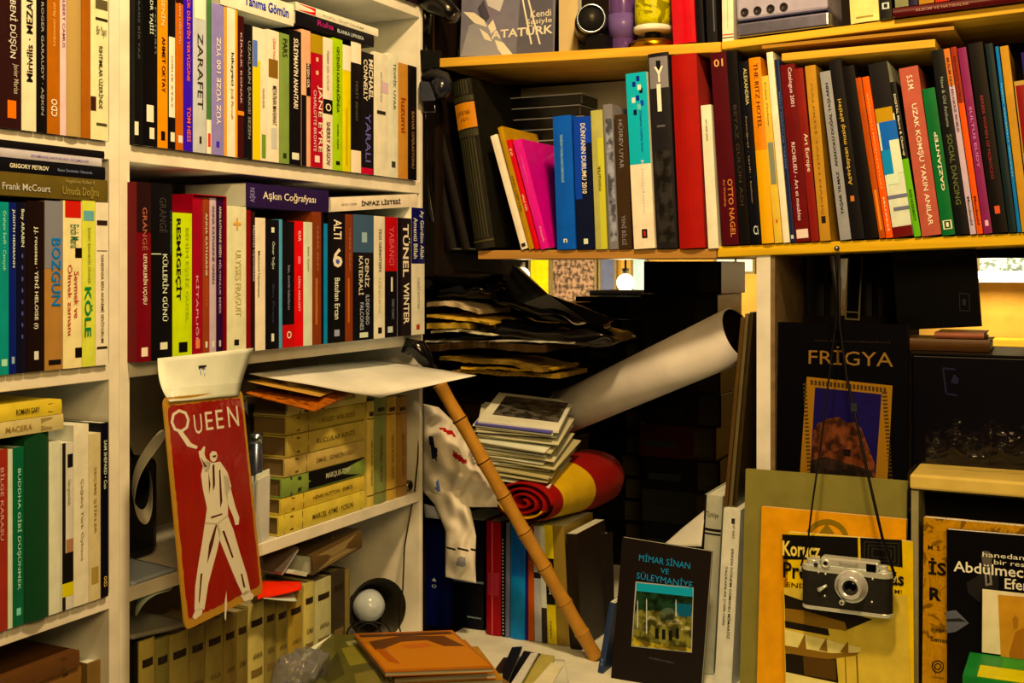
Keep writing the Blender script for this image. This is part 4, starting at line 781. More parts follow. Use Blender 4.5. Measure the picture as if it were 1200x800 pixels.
# generic performer: head, raised arm, jacket, wide-planted legs, hanging arm
S([(168, 238), (176, 228), (188, 230), (192, 242), (188, 256), (178, 262), (170, 254)])
S([(135, 228), (142, 226), (150, 214), (155, 214), (152, 236), (158, 252), (172, 262), (166, 290), (155, 292), (146, 268), (137, 246)])
S([(152, 256), (176, 264), (200, 260), (222, 292), (234, 335), (222, 360), (224, 425), (190, 452), (154, 448), (160, 400), (148, 345), (142, 300)])
S([(210, 300), (224, 306), (234, 350), (246, 396), (258, 430), (256, 450), (246, 452), (240, 428), (226, 396), (214, 350)])
S([(154, 444), (194, 446), (202, 474), (192, 525), (180, 570), (164, 630), (152, 708), (122, 708), (124, 640), (134, 570), (146, 500)])
S([(188, 448), (222, 420), (240, 466), (260, 536), (280, 598), (292, 652), (270, 666), (250, 624), (226, 566), (198, 496)])
S([(126, 706), (148, 704), (144, 722), (124, 738), (116, 730)])
S([(262, 664), (282, 648), (294, 656), (302, 664), (298, 676), (272, 682)])
S([(214, 680), (219, 650), (221, 690), (217, 742), (213, 730)])
for a in [[(176, 272), (182, 266), (184, 330), (178, 350)], [(196, 286), (200, 284), (206, 380), (200, 400)], [(164, 290), (170, 330), (166, 360)], [(186, 450), (190, 452), (178, 510), (160, 570), (166, 510)], [(206, 470), (212, 468), (240, 548), (236, 552)], [(172, 426), (206, 416), (206, 420), (172, 432)], [(176, 242), (188, 240), (187, 246), (178, 248)], [(140, 600), (146, 596), (138, 680), (134, 690)], [(262, 600), (266, 598), (276, 640), (270, 640)], [(140, 246), (150, 262), (160, 276), (152, 276)]]: S(a, dc, -.0010)
q.build('figure_print', r, recalc=False)
for st, x0, x1, yt, yb, xx in [('Q', 53, 112, 104, 210, 0), ('U', 124, 148, 118, 178, 0), ('E', 158, 180, 110, 166, 0), ('E', 190, 212, 104, 162, 0), ('N', 226, 258, 94, 157, 0)]:
    q = MB(); a = loc_px(Mx, 180+x0/2.58, 440+yb/2.58); b = loc_px(Mx, 180+x1/2.58, 440+(yb-(x1-x0)*.12)/2.58); c = loc_px(Mx, 180+x0/2.58, 440+yt/2.58)
    if st == 'Q':
        b = loc_px(Mx, 180+112/2.58, 440+178/2.58); a = loc_px(Mx, 180+53/2.58, 440+178/2.58)
        put_text(q, 'O', (a[0], b[0], a[1], c[1]), -.0008, wc, 'h', .0); S2 = q
        poly_on(r, [(180+x/2.58, 440+y/2.58) for x, y in [(70, 168), (84, 166), (112, 204), (132, 214), (128, 222), (100, 214)]], wc, -.0009, q, Mx)
    else: put_text(q, st, (a[0], b[0], a[1], c[1]), -.0008, wc, 'h', .01)
    q.build('lettering', r, recalc=False)
q = MB(); q.box((-.008, -.0035, -.008), (W+.006, -.0032, H+.012), M('ffffff', .08, 'clear')); q.build('plastic_sleeve', r)
# white paper holding it
sheet('paper_tag', (L.pt(181, 424, .026), L.pt(294, 411, .026), L.pt(277, 467, .026), L.pt(195, 475, .080)), 'crumpled white sheet taped under the shelf above the red sign', 'paper', M('e0cfa8', .5, 'paper'), .0006, curl=.03)
r = empty('binder_clip', L.pt(236, 428, .036), (0, 0, L.th), 'small dark clip holding the white sheet above red sign', 'clip')
q = MB(); q.prism([(-.008, -.003), (.008, -.003), (.005, .003), (-.005, .003)], -.003, .0, M('2a2018', .3)); q.build('clip_body', r)
q = MB(); q.tube([(-.004, -.002, -.003), (-.004, -.003, -.016), (0, -.003, -.02), (.004, -.003, -.016), (.004, -.002, -.003)], .0007, M('a09880', .3, 'metal'), 6); q.build('clip_handle', r)
# curled receipt paper left
def ribbon(name, pts, wdir, mat, label, cat, th=.0005):
    q = MB(); P_ = [Vector(p) for p in pts]; o = P_[0].copy(); w_ = Vector(wdir); vs = []
    for p in P_: vs += [tuple(p-o), tuple(p+w_-o)]
    q.add(vs, [(2*i, 2*i+1, 2*i+3, 2*i+2) for i in range(len(P_)-1)], mat, None, True)
    ob = q.build(name, recalc=False); ob.location = o
    md = ob.modifiers.new('s', 'SOLIDIFY'); md.thickness = th
    ob.modifiers.new('sub', 'SUBSURF').render_levels = 2
    return tag(ob, label, cat)
cp = []
for px, py, d in [(197, 512, -.01), (180, 532, .0), (166, 552, .006), (158, 575, .008), (157, 598, .004), (163, 612, -.012), (172, 618, -.03), (178, 606, -.045), (180, 585, -.055), (178, 560, -.06)]:
    cp.append(L.pt(px, py, d))
ribbon('curled_paper', cp, L.at(.045, 0, -.05)-L.at(0, 0, 0)+Vector((0, 0, .012)), M('ecdcb8', .5, 'paper'), 'white paper strip curling down left of the red sign', 'paper')
# dark things on the third shelf left
r = empty('black_bag', L.at(L.s_of(160, -.05), ZC+.001, -.10), (0, 0, L.th), 'black bundle in the dark behind the red sign', 'bag')
q = MB(); q.box((.0, 0, 0), (.105, .12, .16), M('0e0c0a', .4)); q.build('bag_body', r, bevel=.015)
q = MB(); q.tube([(.02, .03, .158), (.03, .03, .19), (.06, .03, .19), (.075, .03, .158)], .003, M('0e0c0a', .4), 8); q.build('handle', r)
o = sheet('folded_paper', [L.at(L.s_of(157), ZC+.004, -.002), L.at(L.s_of(157)+.09, ZC+.004, -.002), L.at(L.s_of(157)+.09, ZC+.012, -.10), L.at(L.s_of(157), ZC+.016, -.10)], 'folded grey-white papers lying on shelf left of red sign', 'paper', M('b8b098', .5, 'paper'), .004)
# ---- fourth shelf: small classics upright
g = 'small yellow classics standing on the fourth shelf'
row = [(157, 162, 752, '2a2414'), (163, 181, 752, 'd0b050'), (181.5, 198, 750, 'a08c3c'), (198.5, 221, 745, 'b89c44'), (221.5, 240, 738, 'a4883c'), (240.5, 261, 731, 'ac9040'), (261.5, 276, 724, 'a08238'), (276.5, 290, 718, '8c7430'), (290.5, 309.5, 710, 'd0b458'), (310, 323, 704, '98803a'), (323.5, 337, 702, 'a48a3c'), (337.5, 354.5, 698, 'b89438'), (355.5, 368, 685, 'd4b858'), (369, 388, 682, 'c8b468'), (388.5, 404, 671, '4a3c20'), (404.5, 410, 668, '8c7434')]
nmz = ['dark thin', 'bright', 'dull olive', 'pale tan', 'mid-brown', 'golden tan', 'narrow olive', 'darker narrow', 'wide pale', 'narrow drab', 'narrow ochre', 'broad ochre', 'tall pale yellow', 'tall cream-green', 'tall dark brown', 'thin tan']
for i, (a, b, yt, c) in enumerate(row):
    book(L, -.012 if i < 12 else -.018, a, b, yt, zr['D'], c, f'{nmz[i]} classic, {["first","second","third","fourth","fifth","sixth","seventh","eighth","ninth","tenth","eleventh","twelfth","thirteenth","fourteenth","fifteenth","sixteenth"][i]} from the left on the fourth shelf',
         [(['SEFİLLER', 'GORİOT', 'KUMAR', 'ANNA', 'BUDALA'][i % 5], .2, .8, .52, .57, '6a4c20', 'h')] if b-a > 12 else [], [(.15, .85, .80, .86, '3a2810'), (.15, .85, .36, .43, '8a6c30')] if b-a > 8 else [], g, dep=.11, hard=True, page='b8a060')
hz = max(t[3] for t in TOPS[-16:-4]); hz2 = max(t[3] for t in TOPS[-4:])
# papers lying above
ribbon('curled_paper', [L.pt(205, 692, -.01), L.pt(190, 694, -.0), L.pt(176, 700, .008), L.pt(164, 712, .012), L.pt(158, 728, .006)], L.at(.05, 0, -.05)-L.at(0, 0, 0), M('d8d0bc', .5, 'paper'), 'white curling sheet on the classics left of the red sign', 'paper')
sheet('magazine', [L.pt(156, 745, .0), L.at(L.s_of(222), hz+.004, .0), L.at(L.s_of(222), hz+.008, -.1), L.at(L.s_of(156), hz+.006, -.1)], 'dull white magazine lying on the classics beneath curling sheet', 'magazine', M('9c8c60', .5, 'paper'), .006)
sheet('folder', [L.pt(303, 698, .028), L.pt(354, 687, .028), L.pt(353, 678, -.02), L.pt(300, 676, -.03)], 'bright orange-red folder sticking out beside the red sign corner', 'folder', M('e8400e', .4), .002, curl=-.02)
sheet('envelope', [L.pt(308, 700, .026), L.pt(348, 704, .032), L.pt(343, 693, -.01), L.pt(305, 690, -.02)], 'white envelope beneath the orange-red folder', 'envelope', M('d8cca4', .5, 'paper'), .002)
lying(L, -.01, 366, 424, hz2+.012, .038, '6a5024', 'old thick brown book lying page-side out on the classics', [], [(0, 1, .12, .88, M('a88848', .8, 'layers'))], None, hard=True, dep=.13, roll=-.10, fit=False, kind='worn')
r = empty('notebook', L.pt(331, 674, -.01), (.1, -.62, L.th), 'thin pale-edged notebook leaning above the orange folder', 'notebook')
q = MB(); q.box((0, 0, 0), (.058, .08, .006), M('c8b88c', .6, 'layers')); q.build('pages', r)
q = MB(); q.box((-.001, -.001, .0062), (.059, .081, .0078), M('6a5838', .5)); q.build('cover', r)
r = empty('card_bundle', L.pt(343, 672, .0), (0, .35, L.th), 'small bundle of white cards beside the leaning notebook', 'cards')
for k in range(3):
    q = MB(); q.box((.002*k, 0, .0025*k), (.042+.002*k, .06, .002+.0025*k), M('e0d4a8', .6)); q.build('card', r)
# lamp lying on fourth shelf
r = empty('clip_lamp', L.pt(440, 735, -.03), (0, 0, 0), 'black clip lamp with white bulb lying on its side', 'lamp')
ax = (Vector((.45, -.85, .1))).normalized(); Tq = Vector((0, 0, 1)).rotation_difference(ax).to_matrix().to_4x4()
r.location = L.pt(436, 711, -.055)
q = MB(); q.lathe([(.018, -.05), (.022, -.03), (.04, -.01), (.058, .02), (.062, .03), (.061, .03), (.038, -.008), (.02, -.028)], M('2c2410', .4), Tq, 32, cap=False); q.build('lamp_shade', r)
q = MB(); q.lathe([(0, .045), (.016, .041), (.028, .03), (.033, .012), (.03, -.004), (.018, -.02), (.012, -.03)], M('c8bca0', .2), Tq @ Matrix.Translation((-.012, 0, -.002)), 28); q.build('bulb', r)
q = MB(); q.lathe([(0, -.09), (.016, -.09), (.018, -.05)], M('14100c', .4), Tq, 20); q.build('socket', r)
o_ = Vector(r.location)
q = MB(); q.tube([L.pt(418+17*math.cos(a*.5)+a*.9, 741+13*math.sin(a*.5), .005)-o_ for a in range(0, 26)], .002, M('0c0a08', .4), 8); q.build('cable', r)
# hanging cord on the right inner side
q = MB(); pc = [L.pt(x, y, -.004+.006*(i > 6)) for i, (x, y) in enumerate([(492, 478), (491, 500), (489.5, 540), (486, 575), (481, 600), (474, 640), (472, 690), (468, 735), (470, 742)])]
o_ = pc[0].copy(); q.tube([p-o_ for p in pc], .0016, M('3c2c14', .5), 8); ob = q.build('power_cord'); ob.location = o_; tag(ob, 'thin brown cord hanging along the right side of the bookcase', 'cord')

# ------------------------------------------------------------------ dark stock behind the counter
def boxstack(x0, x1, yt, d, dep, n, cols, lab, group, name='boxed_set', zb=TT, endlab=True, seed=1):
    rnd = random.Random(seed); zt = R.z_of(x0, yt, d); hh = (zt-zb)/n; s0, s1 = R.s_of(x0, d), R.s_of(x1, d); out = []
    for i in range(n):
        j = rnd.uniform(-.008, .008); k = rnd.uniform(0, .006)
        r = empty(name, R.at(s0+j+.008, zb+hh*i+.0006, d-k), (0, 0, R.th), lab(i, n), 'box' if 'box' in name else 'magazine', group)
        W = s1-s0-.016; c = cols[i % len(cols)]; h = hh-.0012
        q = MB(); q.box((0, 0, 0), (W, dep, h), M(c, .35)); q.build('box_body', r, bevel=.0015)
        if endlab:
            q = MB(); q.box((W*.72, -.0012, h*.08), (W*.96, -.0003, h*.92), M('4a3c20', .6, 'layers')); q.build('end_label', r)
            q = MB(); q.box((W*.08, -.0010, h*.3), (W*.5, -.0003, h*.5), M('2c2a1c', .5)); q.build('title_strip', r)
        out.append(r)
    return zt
ords = ['lowest', 'second', 'third', 'fourth', 'fifth', 'sixth', 'seventh', 'eighth', 'ninth', 'tenth', 'eleventh', 'twelfth', 'thirteenth', 'fourteenth']
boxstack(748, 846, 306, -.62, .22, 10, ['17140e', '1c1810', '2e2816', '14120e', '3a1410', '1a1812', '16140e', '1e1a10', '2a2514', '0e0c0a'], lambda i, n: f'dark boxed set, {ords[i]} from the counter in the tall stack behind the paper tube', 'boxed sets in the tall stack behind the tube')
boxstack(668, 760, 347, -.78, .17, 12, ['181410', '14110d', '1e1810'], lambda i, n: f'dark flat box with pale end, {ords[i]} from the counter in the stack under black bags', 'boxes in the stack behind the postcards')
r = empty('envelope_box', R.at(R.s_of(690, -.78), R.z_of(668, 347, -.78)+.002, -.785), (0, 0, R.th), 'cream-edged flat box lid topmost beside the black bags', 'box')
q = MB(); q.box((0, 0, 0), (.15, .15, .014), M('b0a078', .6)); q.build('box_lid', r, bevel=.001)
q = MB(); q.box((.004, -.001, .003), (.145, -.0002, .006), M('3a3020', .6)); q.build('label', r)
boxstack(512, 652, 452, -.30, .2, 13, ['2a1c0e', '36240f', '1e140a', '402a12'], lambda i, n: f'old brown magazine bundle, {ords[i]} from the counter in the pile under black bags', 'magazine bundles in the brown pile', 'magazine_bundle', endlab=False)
boxstack(500, 672, 352, -.56, .12, 12, ['100c08', '16100a', '0e0a08'], lambda i, n: f'dark flat parcel, {ords[i]} from the counter in the stack hidden behind the brown bundles', 'parcels behind the brown bundles', 'boxed_parcel', endlab=False)  # dark stack added to block the gap onto the lit far wall
# ---- heap of black bags and magazines
def lump(name, c, hs, yaw, mat, label, cat, amp=.012, fr=9, pw=.45, seed=0, roll=0, group=None, n=36, pitch=0):
    q = MB(); vs = []; nu, nv = n*2, n
    for j in range(nv+1):
        ph = -math.pi/2+math.pi*j/nv
        for i in range(nu):
            a = 2*math.pi*i/nu
            f = lambda t, e: math.copysign(abs(t)**e, t)
            x = f(math.cos(ph), .5)*f(math.cos(a), pw); y = f(math.cos(ph), .5)*f(math.sin(a), pw); z = f(math.sin(ph), .8)
            p = Vector((x*hs[0], y*hs[1], z*hs[2])); sd = Vector((seed*3.1, seed*1.7, 0))
            nz = noise.turbulence_vector(p*fr+sd, 3, False)
            vs.append(tuple(p+Vector(nz)*amp+Vector((0, 0, 1))*amp*1.2*noise.ridged_multi_fractal(Vector((p.x*fr*.6, p.y*fr*1.6, p.z*fr))+sd, 1, 2, 3, 1, 2)))
    fs = [(j*nu+i, j*nu+(i+1) % nu, (j+1)*nu+(i+1) % nu, (j+1)*nu+i) for j in range(nv) for i in range(nu)]
    q.add(vs, fs, mat, None, True); o = q.build(name); o.location = c; o.rotation_euler = (pitch, roll, R.th+yaw)
    return tag(o, label, cat, group)
BLK = M('0a0908', .16); Pm = lambda x, y, d: R.pt(x, y, d)
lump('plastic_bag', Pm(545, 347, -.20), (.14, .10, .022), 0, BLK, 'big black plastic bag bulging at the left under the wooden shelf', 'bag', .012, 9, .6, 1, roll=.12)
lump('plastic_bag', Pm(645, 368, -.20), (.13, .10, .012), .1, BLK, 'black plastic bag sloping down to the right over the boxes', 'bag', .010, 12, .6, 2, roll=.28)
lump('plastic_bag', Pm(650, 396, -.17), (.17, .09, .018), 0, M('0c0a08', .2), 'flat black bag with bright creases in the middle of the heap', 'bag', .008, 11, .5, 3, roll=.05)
# pointed bag corner
q = MB(); o_ = Pm(597, 345, -.15)
pp = [Vector(Pm(x, y, d))-o_ for x, y, d in [(592, 338, -.13), (601, 310, -.15), (606, 312, -.16), (640, 345, -.15), (680, 362, -.14), (720, 374, -.14), (700, 384, -.13), (640, 374, -.12), (600, 360, -.11)]]
mid = sum(pp, Vector())/len(pp); bk_ = [p+Vector((.01, .05, -.004)) for p in pp]
q.add([tuple(v) for v in pp+bk_+[mid+Vector((0, -.03, .012))]], [(i, (i+1) % 9, 18) for i in range(9)]+[(i, i+9, (i+1) % 9+9, (i+1) % 9) for i in range(9)]+[tuple(range(9, 18))], BLK)
ob = q.build('bag_corner'); ob.location = o_; ob.name = 'plastic_bag'; tag(ob, 'black bag with pointed corner standing up against the lit window', 'bag')
for i, (x0, x1, y, dd, th, c, lab, kd) in enumerate([
  (500, 560, 360, -.08, .010, 'c8a868', 'cream envelope edge sticking out at the left of the heap', 'paper'),
  (500, 548, 385, -.07, .012, 'b89030', 'yellow folded paper at the left of the heap', 'paper'),
  (498, 676, 401, -.09, .0035, 'b8a470', 'long thin pale magazine edge across the heap', 'paper'),
  (500, 575, 372, -.075, .006, 'd8a83c', 'thin yellow paper between two black bags', 'paper'),
  (505, 600, 392, -.072, .005, 'c8b070', 'crinkled pale paper sheet near the middle of the heap', 'paper'),
  (498, 640, 412, -.08, .016, '4a3414', 'brown rolled magazine bundle with striped page edges', 'layers'),
  (515, 640, 425, -.07, .008, '8a6824', 'brown magazine under the striped bundle', 'layers'),
  (540, 645, 434, -.07, .005, 'c8982c', 'yellow-orange thin paper sheets low in the heap', 'paper'),
  (530, 655, 441, -.08, .009, '9a7428', 'tan folder lowest in the heap, above the brown pile', 'layers')]):
    s0, s1 = R.s_of(x0, dd), R.s_of(x1, dd); z = R.z_of((x0+x1)/2, y, dd)
    q = MB(); W = s1-s0; n = 24; vs = []
    for a in range(n+1):
        x = W*a/n
        for b, (yy, zz_) in enumerate([(0, 0), (0, th), (.16, th), (.16, 0)]):
            vs.append((x, yy+.012*noise.noise(Vector((x*30, i, b)))*(b < 2), zz_+.002*noise.noise(Vector((x*70, i, b*2)))+.010*noise.noise(Vector((x*9, i*3.3, 0)))-.012*(a/n)**2*(i % 3 == 0)))
    fs = [(a*4+b, a*4+(b+1) % 4, a*4+4+(b+1) % 4, a*4+4+b) for a in range(n) for b in range(4)]+[(3, 2, 1, 0), (n*4, n*4+1, n*4+2, n*4+3)]
    q.add(vs, fs, M(c, .45, kd)); ob = q.build(['envelope', 'folded_paper', 'magazine', 'folded_paper', 'paper_sheet', 'magazine_roll', 'magazine', 'paper_sheets', 'folder'][i])
    ob.location = R.at(s0, z, dd); ob.rotation_euler = (0, .02*math.sin(i*2.3), R.th+.07*math.sin(i*1.9)); tag(ob, lab, ['envelope', 'paper', 'magazine', 'paper', 'paper', 'magazine', 'magazine', 'paper', 'folder'][i])

# ---- large paper tube
p0 = ray(866, 391)*2.40+O0; p1 = ray(645, 491)*2.72+O0
dirv = (p1-p0).normalized(); ln = (p1-p0).length
Tt = Matrix.Translation(Vector((0, 0, 0))) @ Vector((0, 0, 1)).rotation_difference(dirv).to_matrix().to_4x4()
r = empty('paper_tube', p0, (0, 0, 0), 'long thick off-white paper tube leaning diagonally behind the counter', 'tube')
q = MB(); q.lathe([(.054, .0), (.0575, 0), (.052, ln*.5), (.0465, ln), (.043, ln)], M('e0c692', .55, 'paper'), Tt, 48, cap=False); q.build('outer_wall', r)
q = MB(); q.lathe([(.0539, .0005), (.0429, ln)], M('2c2012', .8), Tt, 40, cap=False); q.build('inner_wall', r)

# ---- vertical books under the flag
g = 'upright books under the rolled flag'
def RC(xb0, xb1, xt0, yt, c, lab, tx=(), mk=(), d=-.10, **k):
    k.setdefault('group', g); k.setdefault('dep', .16)
    return book(R, d, xb0, xb1, yt, TT+.001, c, lab, tx, mk, xt0=xt0, **k)
RC(499, 526, 499, 600, '10183c', 'dark navy binder with two small white marks, left under the jersey', [('▲', .3, .5, .4, .43, 'c8c8c8', 'h', 0), ('O', .3, .5, .34, .37, 'c8c8c8', 'h', .0)], hard=True, d=-.10)
RC(527, 567, 527, 606, '0c0c12', 'wide black binder hanging back behind the jersey sleeve', [('BANDUNG', .55, .95, .1, .115, 'b8b8a8', 'h')], [(0, 1, .42, .44, '8a8470')], hard=True, d=-.12)
RC(570, 587, 570, 610, '9a1418', 'red binder in wrinkled plastic under the jersey', [], [(.4, .5, 0, 1, 'c85848'), (.1, .9, .35, .55, 'b03838')], hard=True)
RC(588, 591.5, 588, 610, '1a1410', 'thin black spiral notebook right of the red binder', [], [(.2, .8, .02+.03*i, .032+.03*i, 'b0a078') for i in range(28)])
RC(592, 597, 593, 612, '7a7468', 'thin grey-white folder edge beside the blue book')
RC(598, 615, 599, 614, '1880b0', 'bright blue book standing under the flag', [], [(.1, .9, .55, 1, '1c6888')], hard=True)
RC(615.5, 618.5, 616, 614, '3a2058', 'thin violet booklet between blue and orange books')
RC(619, 626, 619, 616, 'b85818', 'orange-brown thin book under the flag', [], [(0, 1, .7, 1, '8a4418')])
RC(626.5, 635, 625, 616, 'b8a880', 'pale grey-cream book under the flag, behind the cane', [], [(0, 1, .55, .6, '2a2014')])
RC(635.5, 642, 632, 616, 'd8c898', 'cream narrow book with dark foot beside the yellow-black one', [], [(0, 1, 0, .3, '3a2c14')])
RC(642.5, 653, 637, 615, 'd8b82c', 'yellow book with black middle band, right of the cane', [('KAPLAN', .35, .6, .42, .6, 'd8d0b0', 'd', .02), ('YARIN', .3, .5, .05, .2, '6a5408', 'd')], [(0, 1, .33, .72, '14110c')])
RC(654, 668, 647, 616, '98782c', 'mottled ochre old book, last upright under the flag', kind='mottle' if 0 else 'worn')
RC(669, 682, 663, 625, '2e2010', 'dark brown narrow book behind the lower end of cane', [(('—'), .3, .6, .16, .18, 'b89c50', 'd')], d=-.09, group=None)
# big dark book turned sideways
r, Mx, W, H = facing(R, 672, 718, 634, TT+.001, -.13, .02, .03, '2c2012', 'large dark brown book standing turned sideways behind the end of the cane', yaw=1.2, kind='leather', hard=True)
RC(700, 707, 714, 706, '3c4448', 'slim slate grey booklet leaning against the dark mosque book', [('grup', .3, .6, .1, .2, '98a0a0', 'd')], d=.02, group=None)
# ---- rolled flag
Fp = ray(613, 588)*2.44+O0; Bp = ray(708, 553)*2.80+O0
ax = (Bp-Fp); LN = ax.length; ax.normalize(); sd = ax.cross(Vector((0, 0, 1))).normalized(); up = sd.cross(ax)
r = empty('flag', Fp, (0, 0, 0), 'rolled red and yellow cloth flag under the pile of postcards', 'flag')
def ring(t, a, b, n=32, dz=0): return [tuple(ax*LN*t+sd*(a*math.cos(2*math.pi*k/n))+up*(b*math.sin(2*math.pi*k/n)+dz)+sd*.003*noise.noise(Vector((t*6, math.cos(6.28*k/n)*3, 0)))) for k in range(n)]
secs = [(0, .070, .041), (.10, .073, .046), (.22, .075, .050), (.36, .078, .054), (.46, .080, .058), (.65, .084, .064), (.82, .080, .064), (.93, .066, .054), (1.0, .042, .034), (1.03, .004, .004)]
yl = M('d8a828', .85, 'cloth'); rd = M('98060c', .85, 'cloth')
for nm, i0, i1, mt in [('yellow_cloth', 1, 4, yl), ('red_cloth', 4, 9, rd), ('red_edge', 0, 1, rd)]:
    q = MB(); vs = []
    for t, a, b in secs[i0:i1+1]: vs += ring(t, a, b)
    m_ = i1-i0; fs = [(j*32+k, j*32+(k+1) % 32, (j+1)*32+(k+1) % 32, (j+1)*32+k) for j in range(m_) for k in range(32)]
    if nm == 'red_cloth': fs.append(tuple(range(m_*32, m_*32+32)))
    q.add(vs, fs, mt, None, True); q.build(nm, r)
q = MB(); pts = []; N_ = 110
for k in range(N_+1):
    f = k/N_; a = f*2*math.pi*3.2; rr = .0685*(1-.86*f); pts.append((rr*math.cos(a), rr*.62*math.sin(a)))
vs = []
for x, y in pts:
    for t in (-.006, .10): vs.append(tuple(ax*t+sd*x+up*y))
q.add(vs, [(2*i, 2*i+1, 2*i+3, 2*i+2) for i in range(N_)], rd, None, True)
sp = q.build('rolled_layers', r, recalc=False); md = sp.modifiers.new('s', 'SOLIDIFY'); md.thickness = .0045; md.offset = 0
q = MB(); vs = []
for k in range(20): 
    a = math.pi*(1.05+.8*k/19); rr = .054
    for t in (-.010, .05): vs.append(tuple(ax*t+sd*rr*math.cos(a)+up*(rr*.62*math.sin(a))))
q.add(vs, [(2*i, 2*i+1, 2*i+3, 2*i+2) for i in range(19)], yl, None, True); sp = q.build('yellow_fold', r, recalc=False); md = sp.modifiers.new('s', 'SOLIDIFY'); md.thickness = .003
# ---- postcards
A = ray(560, 492)*2.46+O0; B = ray(655, 503)*2.43+O0; C_ = ray(689, 471)*2.64+O0
ex = (B-A); CW = ex.length; ex.normalize(); ey = (C_-B); ey = ey-ex*ey.dot(ex); CH = ey.length; ey.normalize(); ez = ex.cross(ey)
rnd = random.Random(8); tot = .118; n = 24; tcol = ['e0cc90', 'd8c080', 'cdb46c', 'e4d4a0', 'c0a860', 'd4bc78']
for i in range(n):
    if i == n-2: col = '6a5c78'
    else: col = tcol[i % 6]
    th = .0075 if i == n-1 else .0026; ze = -tot*(1-(i)/(n-1.0)) - (0 if i < n-1 else 0)
    yaw = 0 if i == n-1 else rnd.uniform(-.16, .16); ox = 0 if i == n-1 else rnd.uniform(-.012, .008); oy = 0 if i == n-1 else rnd.uniform(-.012, .006)
    Rm = Matrix(((ex.x, ey.x, ez.x), (ex.y, ey.y, ez.y), (ex.z, ey.z, ez.z))) @ Matrix.Rotation(yaw, 3, 'Z') @ Matrix.Rotation(rnd.uniform(-.012, .012), 3, 'Y')
    loc0 = A+ex*ox+ey*oy+ez*(ze-th)
    if i == n-1:
        rr = empty('photo_album', A+ez*(-th), Rm.to_euler(), 'thick cream card album with dark old photograph topmost of the card pile', 'album')
        q = MB(); q.box((0, 0, 0), (CW, CH, th), M('e6d49c', .5, 'paper')); q.build('card', rr, bevel=.0006)
        q = MB(); q.box((CW*.12, CH*.22, th+.0001), (CW*.95, CH*.9, th+.0004), M('6a5c3c', .3, 'mottle')); q.build('photograph', rr)
    else:
        q = MB(); q.box((0, 0, 0), (CW*rnd.uniform(.9, 1.02), CH*rnd.uniform(.88, 1.0), th), M(col, .5, 'paper'))
        o = q.build('postcard'); o.location = loc0; o.rotation_euler = Rm.to_euler()
        tag(o, f'cream old postcard, {(ords+["fifteenth","sixteenth","seventeenth","eighteenth","nineteenth","twentieth","twenty-first","twenty-second","twenty-third"])[i] if i else "first"} from the bottom of the pile on the rolled flag' if i != n-2 else 'violet-grey card directly under the album on the card pile', 'postcard', 'old postcards piled on the flag')
# ---- white jersey
def cloth(name, Lp, Rp, d, bulge, label, patches=(), nu=50, nv=60, amp=.012, base='f0dec0', fr=14, seed=0, dirx=1.0, ppx=None):
    def lerp(P_, v):
        x = v*(len(P_)-1); i = min(int(x), len(P_)-2); f = x-i; return (P_[i][0]*(1-f)+P_[i+1][0]*f, P_[i][1]*(1-f)+P_[i+1][1]*f)
    q = MB(); F_ = []; Bk = []; px_ = []; o_ = R.pt(*Lp[0], d)
    for j in range(nv+1):
        a, b = lerp(Lp, j/nv), lerp(Rp, j/nv)
        for i in range(nu+1):
            u = i/nu; x, y = a[0]*(1-u)+b[0]*u, a[1]*(1-u)+b[1]*u
            e = math.sin(math.pi*min(1, max(0, u)))**.6*math.sin(math.pi*(.04+.92*j/nv))**.5
            f = amp*1.1*math.sin((x*.10-y*.13)+3.0*noise.noise(Vector((x*.018, y*.018, seed))))+amp*.7*math.sin(x*.27+y*.05+4*noise.noise(Vector((x*.02, y*.03, seed+5))))+noise.noise(Vector((x*.06, y*.06, seed)))*amp*.8
            F_.append(tuple(R.pt(x, y, d+bulge*e+f*e)-o_)); Bk.append(tuple(R.pt(x, y, d-.012-bulge*.3*e)-o_)); px_.append((x, y))
    n_ = nu+1; K = len(F_)
    ms = [M(base, .8, 'cloth')]+[M(c, .8, 'cloth') for c, _ in patches]
    def inside(p, poly):
        c = False; k = len(poly)-1
        for i in range(len(poly)):
            if (poly[i][1] > p[1]) != (poly[k][1] > p[1]) and p[0] < (poly[k][0]-poly[i][0])*(p[1]-poly[i][1])/(poly[k][1]-poly[i][1])+poly[i][0]: c = not c
            k = i
        return c
    groups = {}
    for j in range(nv):
        for i in range(nu):
            c = ((px_[j*n_+i][0]+px_[(j+1)*n_+i+1][0])/2, (px_[j*n_+i][1]+px_[(j+1)*n_+i+1][1])/2); m_ = 0
            for t, (cc, poly) in enumerate(patches):
                if inside(c, poly): m_ = t+1
            groups.setdefault(m_, []).append((j*n_+i, j*n_+i+1, (j+1)*n_+i+1, (j+1)*n_+i))
    bf = [(K+j*n_+i, K+(j+1)*n_+i, K+(j+1)*n_+i+1, K+j*n_+i+1) for j in range(nv) for i in range(nu)]
    side = [(i, K+i, K+i+1, i+1) for i in range(nu)]+[(nv*n_+i, nv*n_+i+1, K+nv*n_+i+1, K+nv*n_+i) for i in range(nu)]
    side += [(j*n_, (j+1)*n_, K+(j+1)*n_, K+j*n_) for j in range(nv)]+[(j*n_+nu, K+j*n_+nu, K+(j+1)*n_+nu, (j+1)*n_+nu) for j in range(nv)]
    q.add(F_+Bk, [], ms[0])
    for m_, fs in list(groups.items())+[(0, bf+side)]:
        k = q.mi(ms[m_])
        for f in fs: q.f.append(list(f)); q.m.append(k); q.sm.append(True)
    return q, o_
r = empty('jersey', R.pt(520, 590, -.03), (0, 0, 0), 'crumpled white sports jersey with red and navy markings, one sleeve hanging', 'jersey')
